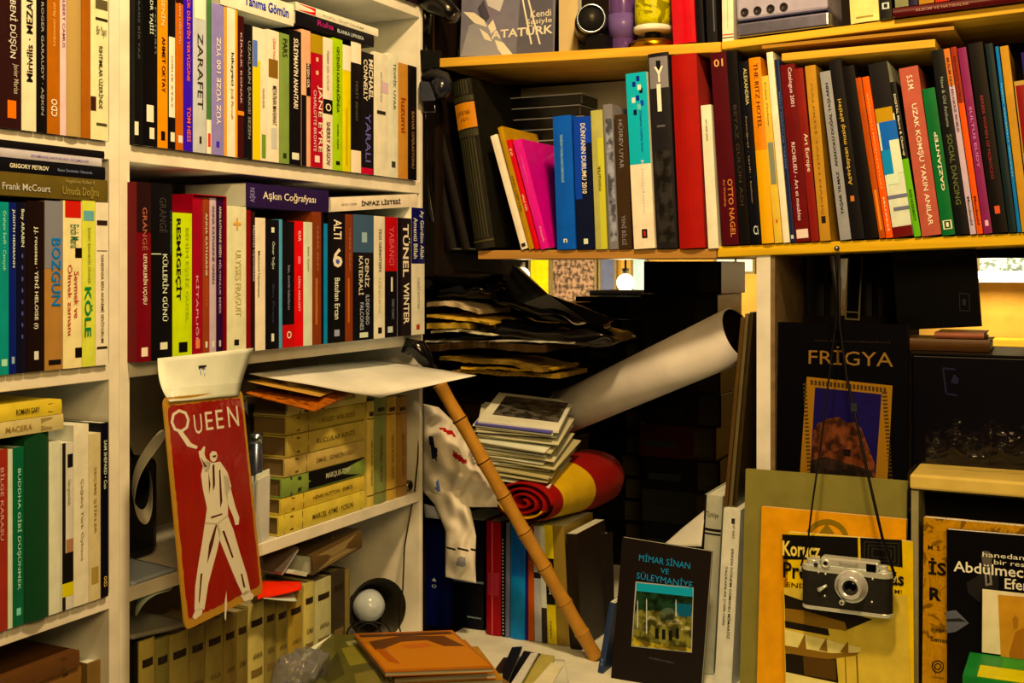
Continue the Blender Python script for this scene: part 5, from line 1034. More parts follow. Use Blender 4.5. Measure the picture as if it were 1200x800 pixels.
q, o_ = cloth('body', [(496, 473), (496, 500), (496, 540), (496, 576), (512, 594)], [(514, 477), (540, 502), (570, 541), (596, 574), (602, 594)], -.03, .035, '', [('b82818', [(512, 500), (530, 504), (534, 512), (524, 508)]), ('b02818', [(531, 528), (548, 540), (544, 544), (530, 534)]), ('141838', [(502, 510), (508, 512), (512, 540), (506, 536)]), ('141838', [(506, 526), (512, 524), (513, 534), (508, 538)]), ('6878a0', [(511, 566), (514, 560), (516, 576), (510, 574)])])
b = q.build('jersey_body', r); b.location = o_-Vector(r.location)
q, o_ = cloth('sleeve', [(497, 576), (510, 592), (522, 622), (522, 650), (522, 676)], [(540, 574), (552, 598), (558, 628), (557, 660), (558, 683)], -.018, .022, '', [('2c2418', [(520, 641), (560, 644), (560, 646), (520, 643)]), ('a89878', [(536, 652), (546, 653), (545, 664), (535, 663)])], nu=30, nv=50, amp=.007, seed=4)
b = q.build('sleeve', r); b.location = o_-Vector(r.location)
q, o_ = cloth('hem', [(497, 590), (497, 598), (498, 606)], [(512, 594), (517, 602), (515, 608)], -.035, .01, '', nu=14, nv=14, amp=.003, base='b8a884')
b = q.build('hem', r); b.location = o_-Vector(r.location)
# ---- bamboo cane
c0 = ray(498, 420)*2.40+O0; c1 = ray(699, 771); c1 = O0+c1*((CAMZ-TT-.002)/(458/F)); 
r = empty('bamboo_cane', c1, (0, 0, 0), 'bamboo cane with dark joints leaning diagonally across the counter', 'cane')
dv = c0-c1; nodes_y = [771, 741, 706, 664, 623, 581, 540, 491, 449]; ts = [(771-y)/(771-420)*1.0 for y in nodes_y]
pts = []; rad = []
for i, t in enumerate(ts[:-1]):
    t2 = ts[i+1]; b = .0150+.0012*(1-i/8)
    for f, k in [(.02, 1.0), (.08, .93), (.5, .86), (.9, .93), (.985, 1.04)]:
        pts.append(dv*(t+(t2-t)*f)); rad.append(b*k)
pts.append(dv*ts[-1]); rad.append(.013)
q = MB(); q.tube(pts, rad, M('bc8430', .35, 'plain'), 18); q.build('shaft', r)
for t in ts[1:-1]:
    q = MB(); q.tube([dv*(t-.004), dv*(t-.001), dv*(t+.002)], [.0150, .0170, .0150], M('3c220c', .6), 18); q.build('joint', r)
q = MB(); q.tube([dv*ts[-1], dv*.985, dv*1.0, dv*1.02+Vector((-.006, 0, .008)), dv*1.03+Vector((-.022, 0, .008)), dv*1.02+Vector((-.034, 0, -.002))], [.0132, .013, .017, .02, .017, .009], M('12100c', .15), 18); q.build('handle', r)

# ------------------------------------------------------------------ standing covers on the counter
r, Mx, W, H = facing(R, 716, 834, 629, TT+.001, .035, .010, .10, '251a10', 'dark brown book with teal title above a mosque photograph', roll=.050, rough=.5)
r.name = 'book'
tm = M('3c8c8c', .5, 'flat')
for st, x0, x1, yt, yb in [('MİMAR SİNAN', 749, 809, 646.5, 656.5), ('VE', 774, 784, 665, 671), ('SÜLEYMANİYE', 746, 812, 667.5, 677.5)]:
    q = MB(); a = loc_px(Mx, x0, yb); b_ = loc_px(Mx, x1, yb+(x1-x0)*.07); c = loc_px(Mx, x0, yt); put_text(q, st, (a[0], b_[0], a[1], c[1]), -.0012, tm, 'h', .0); q.build('lettering', r, recalc=False)
q = MB(); a = loc_px(Mx, 761, 770); b_ = loc_px(Mx, 790, 771); put_text(q, 'DOĞAN KUBAN', (a[0], b_[0], a[1]-.002, a[1]+.002), -.0012, M('6a6450', .5, 'flat'), 'h', 0); q.build('lettering', r, recalc=False)
q = MB()
poly_on(r, [(745, 681), (813, 688), (811, 764.5), (740, 757)], M('b0a478', .4, 'flat'), -.0008, q, Mx)
poly_on(r, [(746, 682.5), (812, 689), (812, 699), (746, 692)], M('3c9a8c', .4, 'flat'), -.0010, q, Mx)
poly_on(r, [(746, 692), (812, 699), (811, 718), (744, 714)], M('2c4420', .4, 'mottle'), -.0010, q, Mx)
poly_on(r, [(790, 706), (811, 708), (810, 722), (796, 722)], M('24605c', .4, 'flat'), -.0011, q, Mx)
poly_on(r, [(744, 713), (811, 718), (810, 763.5), (741, 756)], M('8a7c30', .4, 'mottle'), -.0010, q, Mx)
st_ = M('b8a458', .5, 'mottle'); sh = M('14120a', .5, 'flat')
def dome(cx, cy, rr, mt=st_, hh=.8): poly_on(r, [(cx+rr*math.cos(math.pi*k/8), cy-rr*hh*math.sin(math.pi*k/8)) for k in range(9)], mt, -.0013, q, Mx)
dome(783, 718, 8, M('5c6440', .5, 'flat')); poly_on(r, [(774, 718), (792, 719), (793, 728), (773, 727)], M('6a6c3c', .5, 'mottle'), -.0012, q, Mx)
for x, y, s_ in [(764, 726, 6), (792, 731, 8), (804, 738, 6), (775, 733, 6), (756, 736, 5)]: dome(x, y, s_)
for x, y in [(770, 742), (778, 743), (786, 744), (794, 742)]: poly_on(r, [(x-2, y-6), (x+2, y-6), (x+2, y+6), (x-2, y+6)], sh, -.0014, q, Mx)
for x, y0, y1 in [(758, 700, 742), (747.5, 702, 735), (792.5, 701, 722)]: poly_on(r, [(x-.7, y1), (x-.5, y0+3), (x, y0), (x+.5, y0+3), (x+.7, y1)], M('c8c090', .5, 'flat'), -.0015, q, Mx)
poly_on(r, [(741, 745), (760, 752), (790, 757), (810, 759), (810, 763.5), (741, 756)], M('c8a834', .5, 'mottle'), -.0014, q, Mx)
q.build('cover_photograph', r, recalc=False)
RC(837, 857, 848, 596, 'dcc88c', 'cream book with two lines of vertical black type beside the mosque book', [('ERKEN DÖNEM OSMANLI MİMARİSİ', .58, .78, .28, .78, '2a2214', 'd', .01), ('TAÇKAPILAR (1300-1500)', .25, .42, .35, .68, '2a2214', 'd', .01), ('YENİ SERİ', .6, .75, .84, .95, '6a5a38', 'd')], [(.5, .7, .92, .95, '2a2214')], d=-.005, group=None)
RC(815, 836, 826, 580, 'c0b078', 'pale grey binder lettered Türkiye with dark band, behind mosque book', [('Türkiye', .15, .85, .87, .91, '3a3020', 'h', 0)], [(0, 1, .8, .815, '2a2014'), (0, 1, .78, .79, '2a2014'), (0, .12, 0, 1, '2a2014')], d=-.07, group=None, hard=True)
sheet('paper_sheet', [R.pt(775, 640, -.04), R.pt(822, 640, -.04), R.pt(826, 597, -.08), R.pt(800, 618, -.07)], 'crumpled cream paper poking up behind the mosque book', 'paper', M('d0bc84', .5, 'paper'), .001)
# sleeves leaning by the post
zpr = max(t[3] for t in TOPS if t[0] is R and abs(t[1]-R.s_of(837, -.005)) < .004)+.0015
g = 'plastic sleeved prints leaning beside the white upright'
for i, (a, b, t_, y, c, lab) in enumerate([(848, 852.5, 868, 372, '6a4c20', 'brown board in clear sleeve, leftmost leaning beside the white upright'), (853.5, 858, 873, 368, '7a6434', 'tan board in clear sleeve, middle one beside the white upright'), (859, 863.5, 878.5, 366, '4a3818', 'dark board in clear sleeve, nearest the white upright')]):
    rr = book(R, -.02-.003*i, a, b, y, zpr, c, lab, group=g, dep=.14, name='sleeved_print', cat='print', xt0=t_)
    q = MB(); q.box((-.0006, -.003, 0), (.010, -.0026, .36), M('ffffff', .15, 'clear')); q.build('plastic_sleeve', rr)
# ---- boards and the yellow book
r, Mx, W, H = facing(R, 866, 1063, 549, TT+.001, .065, .016, .11, '8e7c34', 'large olive green cloth board standing behind the orange folder', 'cloth_board', cat='board', kind='cloth', rough=.8, hard=True)
r, Mx, W, H = facing(R, 886, 1062, 593, TT+.001, .088, .014, .11, 'd89614', 'plain orange folder with grey arch emblem behind the yellow book', 'folder', cat='folder', kind='plain', rough=.5)
q = MB(); cx, cy = 969, 633
P1 = [(cx+26*math.cos(math.radians(a)), cy-25*math.sin(math.radians(a))) for a in range(10, 171, 10)]; P2 = [(cx+20*math.cos(math.radians(a)), cy-19*math.sin(math.radians(a))) for a in range(170, 9, -10)]
poly_on(r, P1+P2, M('8a6c18', .5, 'flat'), -.0009, q, Mx); poly_on(r, [(960, 624), (969, 613), (978, 625)], M('8a6c18', .5, 'flat'), -.0009, q, Mx); q.build('arch_emblem', r, recalc=False)
r, Mx, W, H = facing(R, 922, 1070, 623, TT+.001, .108, .016, .11, 'e0b420', 'yellow paperback with black title bars behind the hanging camera', roll=-.02)
q = MB(); bkk = M('14110c', .45, 'flat')
def Z(a, b): return (860+a/3.077, 540+b/3.077)
def PZ(pts, mt, y): poly_on(r, [Z(*p) for p in pts], mt, y, q, Mx)
PZ([(174, 264), (447, 276), (449, 358), (178, 354)], bkk, -.0008); PZ([(456, 276), (606, 284), (609, 383), (458, 362)], bkk, -.0008)
for k in range(3):
    a = 470+k*14; b = 596-k*14; t = 290+k*12; u = 368-k*12; g_ = M('4c4428', .5, 'flat')
    for P4 in [[(a, t), (b, t+6), (b, t+8), (a, t+2)], [(a, u), (b, u+6), (b, u+8), (a, u+2)], [(a, t), (a+2, t), (a+2, u), (a, u)], [(b-2, t+6), (b, t+6), (b, u+6), (b-2, u+6)]]: PZ(P4, g_, -.0010)
pc = M('ceaa3c', .5, 'plain'); dk = M('241a0a', .5, 'flat'); md_ = M('8a641c', .5, 'flat'); lt = M('dcc064', .5, 'plain')
PZ([(180, 455), (625, 485), (640, 830), (186, 830)], pc, -.0008)
PZ([(182, 480), (240, 500), (500, 570), (400, 612), (186, 560)], dk, -.0010)
PZ([(184, 530), (250, 538), (400, 580), (410, 612), (350, 604), (186, 576)], md_, -.0011)
PZ([(184, 575), (340, 604), (345, 630), (186, 600)], dk, -.0012)
PZ([(184, 606), (240, 620), (395, 660), (460, 672), (455, 690), (380, 700), (186, 665)], lt, -.0010)
for k in range(3): PZ([(232+k*75, 672+k*8), (256+k*78, 622+k*14), (262+k*76, 680+k*8)], md_, -.0012)
PZ([(184, 664), (350, 692), (455, 690), (440, 700), (330, 716), (186, 690)], md_, -.0011)
PZ([(186, 692), (370, 712), (378, 800), (188, 760)], dk, -.0010); PZ([(250, 704), (366, 716), (370, 790), (254, 770)], M('5c4010', .5, 'flat'), -.0011)
PZ([(188, 760), (370, 800), (372, 830), (188, 830)], lt, -.0012); PZ([(440, 700), (446, 700), (452, 830), (446, 830)], md_, -.0010); PZ([(400, 705), (404, 705), (408, 830), (404, 830)], md_, -.0010)
q.build('cover_picture', r, recalc=False)
for st, x0, x1, yt, yb, col, bd in [('Korucz', 176, 312, 286, 340, 'e4c050', .06), ('Présence', 178, 420, 362, 420, '14110c', .06), ('ás', 566, 614, 398, 446, '14110c', .06), ('ENDRE', 190, 300, 436, 452, '2a1c08', .02), ('M!', 580, 606, 462, 476, '2a1c08', .02)]:
    q = MB(); a = loc_px(Mx, *Z(x0, yb)); b_ = loc_px(Mx, *Z(x1, yb+(x1-x0)*.04)); c = loc_px(Mx, *Z(x0, yt)); put_text(q, st, (a[0], b_[0], a[1], c[1]), -.0014, M(col, .5, 'flat'), 'h', bd); q.build('lettering', r, recalc=False)

# ------------------------------------------------------------------ hanging camera
dC = .132; TLc = R.pt(938.5, 661, dC); TRc = R.pt(1045, 674, dC); Wc = (TRc-TLc).length; px2m = Wc/107
zc_b = R.pt(937, 712, dC).z; Hc = (TLc.z-zc_b)
r = empty('camera', (TLc.x, TLc.y, zc_b), (0, 0, R.th), 'old black and chrome film camera hanging by a thin strap before the yellow book', 'camera')
Mx = mat_of(Vector((TLc.x, TLc.y, zc_b)), (0, 0, R.th)); chrome = M('e0cc94', .25, 'satin'); D_ = .030
def stadium(w_, dd, n=8):
    rr = dd/2; return [(w_-rr+rr*math.cos(math.radians(a)), rr+rr*math.sin(math.radians(a))) for a in range(-90, 91, 180//n)]+[(rr+rr*math.cos(math.radians(a)), rr+rr*math.sin(math.radians(a))) for a in range(90, 271, 180//n)]
q = MB(); q.prism(stadium(Wc, D_), .007, Hc-.010, M('2c2618', .55, 'leather'), None, False); q.build('leather_body', r)
q = MB(); q.prism(stadium(Wc+.001, D_+.001), 0, .0068, chrome); q.build('bottom_plate', r, bevel=.0012)
q = MB(); q.prism(stadium(Wc, D_), Hc-.0098, Hc, chrome); q.build('top_plate', r, bevel=.001)
def lp(zx, zy): return loc_px(Mx, 900+zx/6.669, 620+zy/6.669)
a = lp(410, 300); b_ = lp(862, 330); t0 = lp(410, 222)
q = MB(); q.prism([(a[0], .002), (b_[0], .002), (b_[0], D_-.003), (a[0], D_-.003)], Hc, t0[1]+.001, chrome); q.build('rangefinder_housing', r, bevel=.003)
def cyl(nm, zx, zy, rr, y0, y1, mat, n=28, prof=None):
    x, z = lp(zx, zy); T_ = Matrix.Translation((x, 0, z)) @ Matrix.Rotation(math.radians(90), 4, 'X')
    q = MB(); q.lathe(prof or [(0, -y0), (rr, -y0), (rr, -y1), (0, -y1)], mat, T_, n); return q.build(nm, r)
k_ = px2m/6.669
cyl('lens_flange', 652, 445, 130*k_, .0, -.003, chrome, 40)
cyl('lens_ring', 655, 440, 0, 0, 0, M('d4c08c', .2, 'satin'), 40, [(118*k_, .003), (116*k_, .008), (98*k_, .010), (96*k_, .016), (84*k_, .019), (70*k_, .0195), (60*k_, .016)])
cyl('lens_glass', 655, 440, 0, 0, 0, M('0c0a0c', .03), 32, [(61*k_, .0162), (40*k_, .0172), (0, .0185)])
o = cyl('focus_lever', 585, 562, 22*k_, 0, -.010, chrome, 18); cyl('lever_pin', 585, 562, 9*k_, -.0101, -.0125, M('2a2418', .4), 12)
cyl('viewfinder_window', 450, 266, 0, 0, 0, chrome, 26, [(20*k_, .0), (34*k_, -.0005), (34*k_, .003), (22*k_, .0035), (18*k_, .001), (0, .001)][1:])
cyl('viewfinder_glass', 450, 266, 17*k_, -.0012, -.0018, M('120e0c', .05), 20)
cyl('small_window', 374, 276, 17*k_, .002, -.0015, M('3a3020', .3), 20)
x0, z0 = lp(768, 322); x1, z1 = lp(845, 276); q = MB(); q.box((x0, -.0008, z0-.001), (x1, .003, z1), M('0c0a08', .1)); q.build('rangefinder_window', r)
for zx, zy in [(395, 335), (450, 348), (444, 520), (818, 388), (812, 567)]: cyl('screw', zx, zy, 8*k_, .0, -.0009, chrome, 12)
xa, za = lp(398, 472); xb, zb_ = lp(462, 434); q = MB(); q.tube([(xa, -.002, za), ((xa+xb)/2, -.0035, (za+zb_)/2), (xb, -.003, zb_)], [20*k_, 13*k_, 11*k_], chrome, 14); q.build('self_timer_lever', r)
def knob(nm, zx, w_, z1, z2):
    x, _ = lp(zx, 250); q = MB(); q.lathe([(w_*k_, z1), (w_*k_, z2-.001), (w_*k_*.9, z2), (0, z2)], chrome, Matrix.Translation((x, D_/2, 0)), 26); q.build(nm, r, bevel=.0004)
knob('winding_knob', 345, 58, Hc, Hc+.0095); knob('rewind_knob', 893, 34, Hc, Hc+.010); knob('shutter_button', 630, 12, Hc+.0085, Hc+.0125); knob('speed_dial', 525, 26, Hc+.0085, Hc+.011)
x0, z0 = lp(550, 300); x1, z1 = lp(700, 268); q = MB(); put_text(q, 'Зоркий', (x0, x1, z0-.001, z1), .0012, M('8a7a54', .5, 'flat'), 'h', 0); q.build('lettering', r, recalc=False)
for x in (-.002, Wc+.002):
    q = MB(); q.tube([(x, D_/2, Hc-.016), (x*1.0+(-.002 if x < 0 else .002), D_/2, Hc-.008), (x, D_/2, Hc-.004)], .0014, chrome, 8); q.build('strap_lug', r)
# strap
Mi = Mx.inverted(); scr = R.pt(981, 291, .012)
def cam_l(px, py, d): return tuple(Mi @ R.pt(px, py, d))
stm = M('0e0b09', .5)
q = MB(); q.tube([(-.003, D_/2, Hc-.006), cam_l(946, 640, .122), cam_l(952, 590, .10), cam_l(962, 520, .06), cam_l(973, 430, .03), cam_l(979, 380, .02), tuple(Mi @ (scr+Vector((-.001, -.004, -.008))))], .0017, stm, 8)
q.build('strap', r)
q = MB(); q.tube([(Wc+.003, D_/2, Hc-.006), cam_l(1034, 630, .122), cam_l(1018, 560, .10), cam_l(1003, 490, .06), cam_l(992, 440, .035), cam_l(984, 380, .02), tuple(Mi @ (scr+Vector((.002, -.004, -.008))))], .0026, stm, 8)
q.build('strap', r)
q = MB(); q.tube([cam_l(976, 300, .016), cam_l(980, 340, .017), cam_l(981, 385, .019)], [.006, .005, .0035], stm, 10); q.build('strap_pad', r)
p_ = Vector(cam_l(1001, 477, .057)); q = MB()
q.box((p_.x-.005, p_.y-.003, p_.z-.007), (p_.x+.005, p_.y-.001, p_.z+.007), M('a89c78', .3, 'metal')); q.build('buckle', r)
r = empty('hook', scr, (0, 0, R.th), 'small metal screw hook in the shelf edge holding the camera strap', 'hook')
q = MB(); q.lathe([(0, .006), (.0045, .005), (.005, .002), (.0025, .0), (.002, -.012), (0, -.012)], M('8a8068', .3, 'metal'), Matrix.Rotation(math.radians(90), 4, 'X'), 16); q.build('screw', r)

# ------------------------------------------------------------------ dark book with golden frame
s0, s1 = R.s_of(914, -.03), R.s_of(1058, -.03); zF = CAMZ-.455
r = empty('cardboard_box', R.at(s0, TT+.001, -.02), (0, 0, R.th), 'brown carton behind the olive board carrying the dark FRİGYA book', 'box')
q = MB(); q.box((0, 0, 0), (s1-s0, .2, zF-TT-.003), M('3c2810', .7)); q.build('carton', r, bevel=.002)
q = MB(); q.box((.0, .06, zF-TT-.0028), (s1-s0, .14, zF-TT-.002), M('5a4420', .5)); q.build('tape', r)
r, Mx, W, H = facing(R, 908, 1064, 377, zF, -.012, .024, .05, '0c0a0a', 'large black book lettered FRİGYA with gold framed picture of a rock', rough=.3, hard=True)
def Q_(a, b): return (860+a/2.667, 280+b/2.667)
q = MB()
def PF(pts, mt, y): poly_on(r, [Q_(*p) for p in pts], mt, y, q, Mx)
gd = M('966a1c', .5, 'flat'); gd2 = M('503810', .5, 'flat')
PF([(228, 430), (496, 458), (480, 760), (206, 740)], gd, -.0008)
for k in range(24):
    f = k/24; PF([(213+14*(1-f)+2, 735-f*290), (213+14*(1-f)+14, 735-f*290), (214+14*(1-f)+14, 729-f*290), (214+14*(1-f)+2, 729-f*290)], gd2, -.0010)
    PF([(468+18*(1-f)-6*f, 752-f*280), (482+14*(1-f)-4*f, 752-f*280), (482+14*(1-f)-4*f, 746-f*280), (468+18*(1-f)-6*f, 746-f*280)], gd2, -.0010)
for k in range(20): f = k/20; PF([(240+f*240, 440+f*25), (248+f*240, 441+f*25), (248+f*240, 456+f*25), (240+f*240, 455+f*25)], gd2, -.0010)
PF([(254, 463), (462, 485), (442, 755), (238, 740)], M('22183e', .4, 'plain'), -.0012)
PF([(250, 600), (262, 575), (300, 560), (330, 556), (352, 574), (378, 572), (398, 590), (440, 700), (442, 755), (238, 740)], M('74401c', .5, 'mottle'), -.0014)
PF([(262, 640), (275, 590), (290, 575), (300, 590), (280, 640), (268, 690)], M('5c3014', .5, 'flat'), -.0016)
PF([(344, 656), (366, 658), (364, 680), (342, 676)], M('180c08', .5, 'flat'), -.0016)
PF([(240, 690), (290, 680), (350, 700), (430, 722), (440, 755), (238, 740)], M('3a2818', .5, 'mottle'), -.0016)
q.build('cover_picture', r, recalc=False)
for st, x0, x1, yt, yb, c in [('FRİGYA', 234, 498, 332, 390, '8a6428'), ('ORTA ANADOLU MEDENİYETİ', 250, 490, 312, 320, '3a2818')]:
    q = MB(); a = loc_px(Mx, *Q_(x0, yb)); b_ = loc_px(Mx, *Q_(x1, yb+(x1-x0)*.09)); c_ = loc_px(Mx, *Q_(x0, yt)); put_text(q, st, (a[0], b_[0], a[1], c_[1]), -.0014, M(c, .5, 'flat'), 'h', 0); q.build('lettering', r, recalc=False)
# dark things behind
s0, s1 = R.s_of(902, -.28), R.s_of(1062, -.28); zG = R.z_of(960, 374, -.28)
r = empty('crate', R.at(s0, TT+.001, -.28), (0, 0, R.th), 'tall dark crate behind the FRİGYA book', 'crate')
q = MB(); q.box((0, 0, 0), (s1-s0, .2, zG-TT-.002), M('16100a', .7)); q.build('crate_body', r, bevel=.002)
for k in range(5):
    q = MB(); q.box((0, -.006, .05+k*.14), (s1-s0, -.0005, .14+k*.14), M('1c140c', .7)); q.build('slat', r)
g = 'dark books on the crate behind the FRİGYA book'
for i, (a, b, c) in enumerate([(904, 930, '1a1410'), (931, 944, '120e0c'), (945, 966, '181612'), (967, 979, '201a10'), (1006, 1022, '14110c'), (1023, 1036, '1c1610'), (1037, 1058, '100e0c')]):  # last three books added as dark cover against the bright far wall
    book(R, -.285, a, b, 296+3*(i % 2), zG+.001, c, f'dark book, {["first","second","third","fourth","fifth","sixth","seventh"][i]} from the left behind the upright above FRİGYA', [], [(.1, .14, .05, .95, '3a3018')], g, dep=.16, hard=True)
r = empty('framed_picture', R.at(R.s_of(990, -.27), zG+.001, -.27), (0, .05, R.th), 'thin pale picture frame edge standing above the FRİGYA book', 'frame')
fm = M('a08c50', .4)
q = MB()
fw = .026; fh = R.z_of(990, 300, -.27)-zG
q.box((0, 0, 0), (.002, .004, fh), fm); q.box((fw, 0, 0), (fw+.003, .004, fh), fm); q.box((.002, 0, 0), (fw, .004, .003), fm); q.box((.002, 0, .015), (fw, .004, .017), fm); q.build('frame_bars', r)
q = MB(); q.box((.002, .0045, 0), (fw, .006, fh), M('14100c', .3)); q.build('backing', r)
# black box at right with laptop-like folder
zH = R.z_of(1100, 408, -.20); s0, s1 = R.s_of(1068, -.06), R.s_of(1262, -.06)
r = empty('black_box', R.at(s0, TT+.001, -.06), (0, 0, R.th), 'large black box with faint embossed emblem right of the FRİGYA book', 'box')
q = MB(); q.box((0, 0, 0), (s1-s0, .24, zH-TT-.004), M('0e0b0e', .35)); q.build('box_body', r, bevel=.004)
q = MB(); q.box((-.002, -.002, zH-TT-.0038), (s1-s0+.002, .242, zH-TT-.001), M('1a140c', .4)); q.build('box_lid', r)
Mb = mat_of(R.at(s0, TT+.001, -.06), (0, 0, R.th)); q = MB()
em = M('2a2430', .5, 'flat')
for P4 in [[(1104, 430), (1120, 432), (1120, 434), (1104, 432)], [(1104, 430), (1106, 430), (1110, 462), (1108, 462)], [(1108, 460), (1122, 462), (1122, 464), (1108, 462)], [(1118, 438), (1124, 444), (1122, 450), (1114, 448)]]: poly_on(r, P4, em, -.0006, q, Mb)
q.build('embossed_emblem', r, recalc=False)
th0 = R.s_of(1062, -.2)
for i, (x0, x1, h0, h1, c, lab) in enumerate([(1060, 1160, 0, .022, '5c3c18', 'brown old book lying on the black box'), (1095, 1153, .0225, .034, 'a8683c', 'small pinkish brown booklet on the brown book')]):
    lying(R, -.12-.01*i, x0, x1, zH+.0005+h0, h1-h0, c, lab, [], [], None, hard=True, dep=.12, fit=False)
zI = zH+.036
r, Mx, W, H = facing(R, 1052, 1143, 293, zI-.0005, -.15, .014, -.0, '14140f', 'black rounded folder with small square label above the black box', 'folder', roll=-.07, cat='folder', rough=.25)
q = MB(); gl = M('4c4a40', .5, 'flat')
for P4 in [[(1124, 343), (1136, 344), (1136, 345), (1124, 344)], [(1124, 363), (1137, 364), (1137, 365), (1124, 364)], [(1124, 343), (1125, 343), (1125.5, 364), (1124.5, 364)], [(1135, 344), (1136, 344), (1137, 365), (1136, 365)], [(1128, 350), (1132, 350.5), (1132, 358), (1128, 357.5)]]: poly_on(r, P4, gl, -.0010, q, Mx)
q.build('label', r, recalc=False)
# transparent bag
def bag_sheet():
    q = MB(); n = 30; vs = []; o_ = R.pt(1100, 555, .0)
    for j in range(n+1):
        for i in range(n+1):
            x = 1085+150*i/n; y = 498+52*j/n+8*math.sin(i*.7)*(1-j/n)
            vs.append(tuple(R.pt(x, y, -.02+.035*math.sin(math.pi*j/n)+.012*noise.noise(Vector((i*.25, j*.3, 1)))+.01*noise.noise(Vector((i*.8, j*.6, 4))))-o_))
    q.add(vs, [(j*(n+1)+i, j*(n+1)+i+1, (j+1)*(n+1)+i+1, (j+1)*(n+1)+i) for j in range(n) for i in range(n)], M('ffffff', .09, 'clear'), None, True)
    ob = q.build('clear_plastic_bag', recalc=False); ob.location = o_
    tag(ob, 'clear crinkled plastic bag lying on the cream board at the right edge', 'bag')
bag_sheet()
# display stand with cream top board
s0, s1 = R.s_of(1066, .075), R.s_of(1290, .075); zS = R.z_of(1068, 555, .075)
r = empty('display_stand', R.at(s0, TT+.001, .075), (0, 0, R.th), 'low display stand with cream board top behind the marbled book', 'stand')
HS = zS-TT-.001
q = MB(); q.box((0, 0, HS-.026), (s1-s0, .13, HS-.001), M('e0b854', .45, 'paper')); q.build('top_board', r, bevel=.004)
q = MB(); q.box((-.003, -.002, HS-.028), (s1-s0, .132, HS+.002), M('ffffff', .1, 'clear')); q.build('plastic_wrap', r)
q = MB(); q.box((.002, .004, 0), (.014, .128, HS-.0285), M('a08c50', .5)); q.build('side_panel', r)
q = MB(); q.box((.0145, .09, 0), (s1-s0, .10, HS-.0285), M('0a0808', .6)); q.build('back_panel', r)
q = MB(); q.box((s1-s0-.012, .004, 0), (s1-s0, .089, HS-.0285), M('a08c50', .5)); q.build('side_panel', r)
r, Mx, W, H = facing(R, 1080, 1290, 606, TT+.001, .130, .024, .07, 'c08820', 'gold marbled book partly hidden behind the black book at right', roll=0, kind='marble', rough=.35)
def V_(a, b): return (1060+a/4, 600+b/4)
for st, x0, x1, yt, yb, bd in [('M. S.', 110, 172, 152, 174, .02), ('İS', 112, 196, 210, 290, .07), ('R', 116, 172, 350, 410, .09), ('Yaşar', 124, 200, 538, 556, .03), ('Sanat', 122, 204, 582, 602, .03), ('Yayınları', 126, 184, 764, 776, .01)]:
    q = MB(); a = loc_px(Mx, *V_(x0, yb)); b_ = loc_px(Mx, *V_(x1, yb)); c_ = loc_px(Mx, *V_(x0, yt)); put_text(q, st, (a[0], b_[0], a[1], c_[1]), -.0010, M('1c1206', .5, 'flat'), 'h', bd); q.build('lettering', r, recalc=False)
q = MB()
for r1, r2 in [(7.4, 6.2), (4, 2.8)]:
    cx, cy = V_(156, 722); N_ = 20
    for k in range(N_):
        a0, a1 = 2*math.pi*k/N_, 2*math.pi*(k+1)/N_; poly_on(r, [(cx+r1*math.cos(a0), cy+r1*math.sin(a0)), (cx+r1*math.cos(a1), cy+r1*math.sin(a1)), (cx+r2*math.cos(a1), cy+r2*math.sin(a1)), (cx+r2*math.cos(a0), cy+r2*math.sin(a0))], M('1c1206', .5, 'flat'), -.001, q, Mx)
q.build('round_emblem', r, recalc=False)
r, Mx, W, H = facing(R, 1110, 1300, 620, TT+.001, .151, .018, .07, '15110c', 'black book with white title and a suited figure, right edge', roll=-.01, rough=.3)
q = MB()
def PV(pts, mt, y): poly_on(r, [V_(*p) for p in pts], mt, y, q, Mx)
PV([(360, 200), (375, 180), (400, 185), (410, 215), (408, 250), (390, 275), (370, 262)], M('6a5c40', .5, 'flat'), -.0008)
PV([(290, 330), (340, 300), (368, 276), (410, 276), (440, 300), (440, 420), (350, 420), (300, 380)], M('2a241a', .5, 'flat'), -.0007)
PV([(374, 280), (406, 280), (412, 340), (380, 345)], M('8a7c58', .5, 'flat'), -.0009); PV([(386, 284), (396, 284), (400, 330), (388, 335)], M('1c160e', .5, 'flat'), -.0011)
PV([(196, 465), (240, 458), (276, 492), (302, 520), (240, 560), (198, 566)], M('6a6454', .5, 'plain'), -.0008); PV([(196, 500), (260, 496), (290, 512), (200, 512)], M('2c281e', .5, 'flat'), -.0010)
q.build('cover_photograph', r, recalc=False)
for st, x0, x1, yt, yb, bd in [('hanedandan', 366, 650, 184, 207, .0), ('bir ressam', 420, 650, 221, 243, .0), ('Abdülmecid', 230, 615, 226, 276, .03), ('Efendi', 470, 640, 308, 358, .03)]:
    q = MB(); a = loc_px(Mx, *V_(x0, yb)); b_ = loc_px(Mx, *V_(x1, yb+(x1-x0)*.09)); c_ = loc_px(Mx, *V_(x0, yt)); put_text(q, st, (a[0], b_[0], a[1], c_[1]), -.0014, M('e8dcb0', .5, 'flat'), 'h', bd); q.build('lettering', r, recalc=False)
g = 'magazines in the small pile at the lower right corner'
zp = TT+.001; zt_ = R.z_of(1140, 792, .29)
n = 13; hh = (zt_-zp)/n
for i in range(n):
    c = (['5a4018', '2a2014', '7a5a24', '1c1610', '8a4c20']*3)[i] if i < n-1 else '347c2c'
    lying(R, .29+.003*((i*5) % 3), 1128+4*((i*2) % 3), 1300, zp+i*hh, hh-.001, c, f'{(["brown", "black", "tan", "dark grey", "orange-brown"]*3)[i] if i < n-1 else "green"} magazine, {ords[i]} from the bottom in the small pile at the lower right corner', [], [(.0, 1, .4, .5, '9a8038')] if i != n-1 else [], g, dep=.12, fit=False, bulge=.0004)
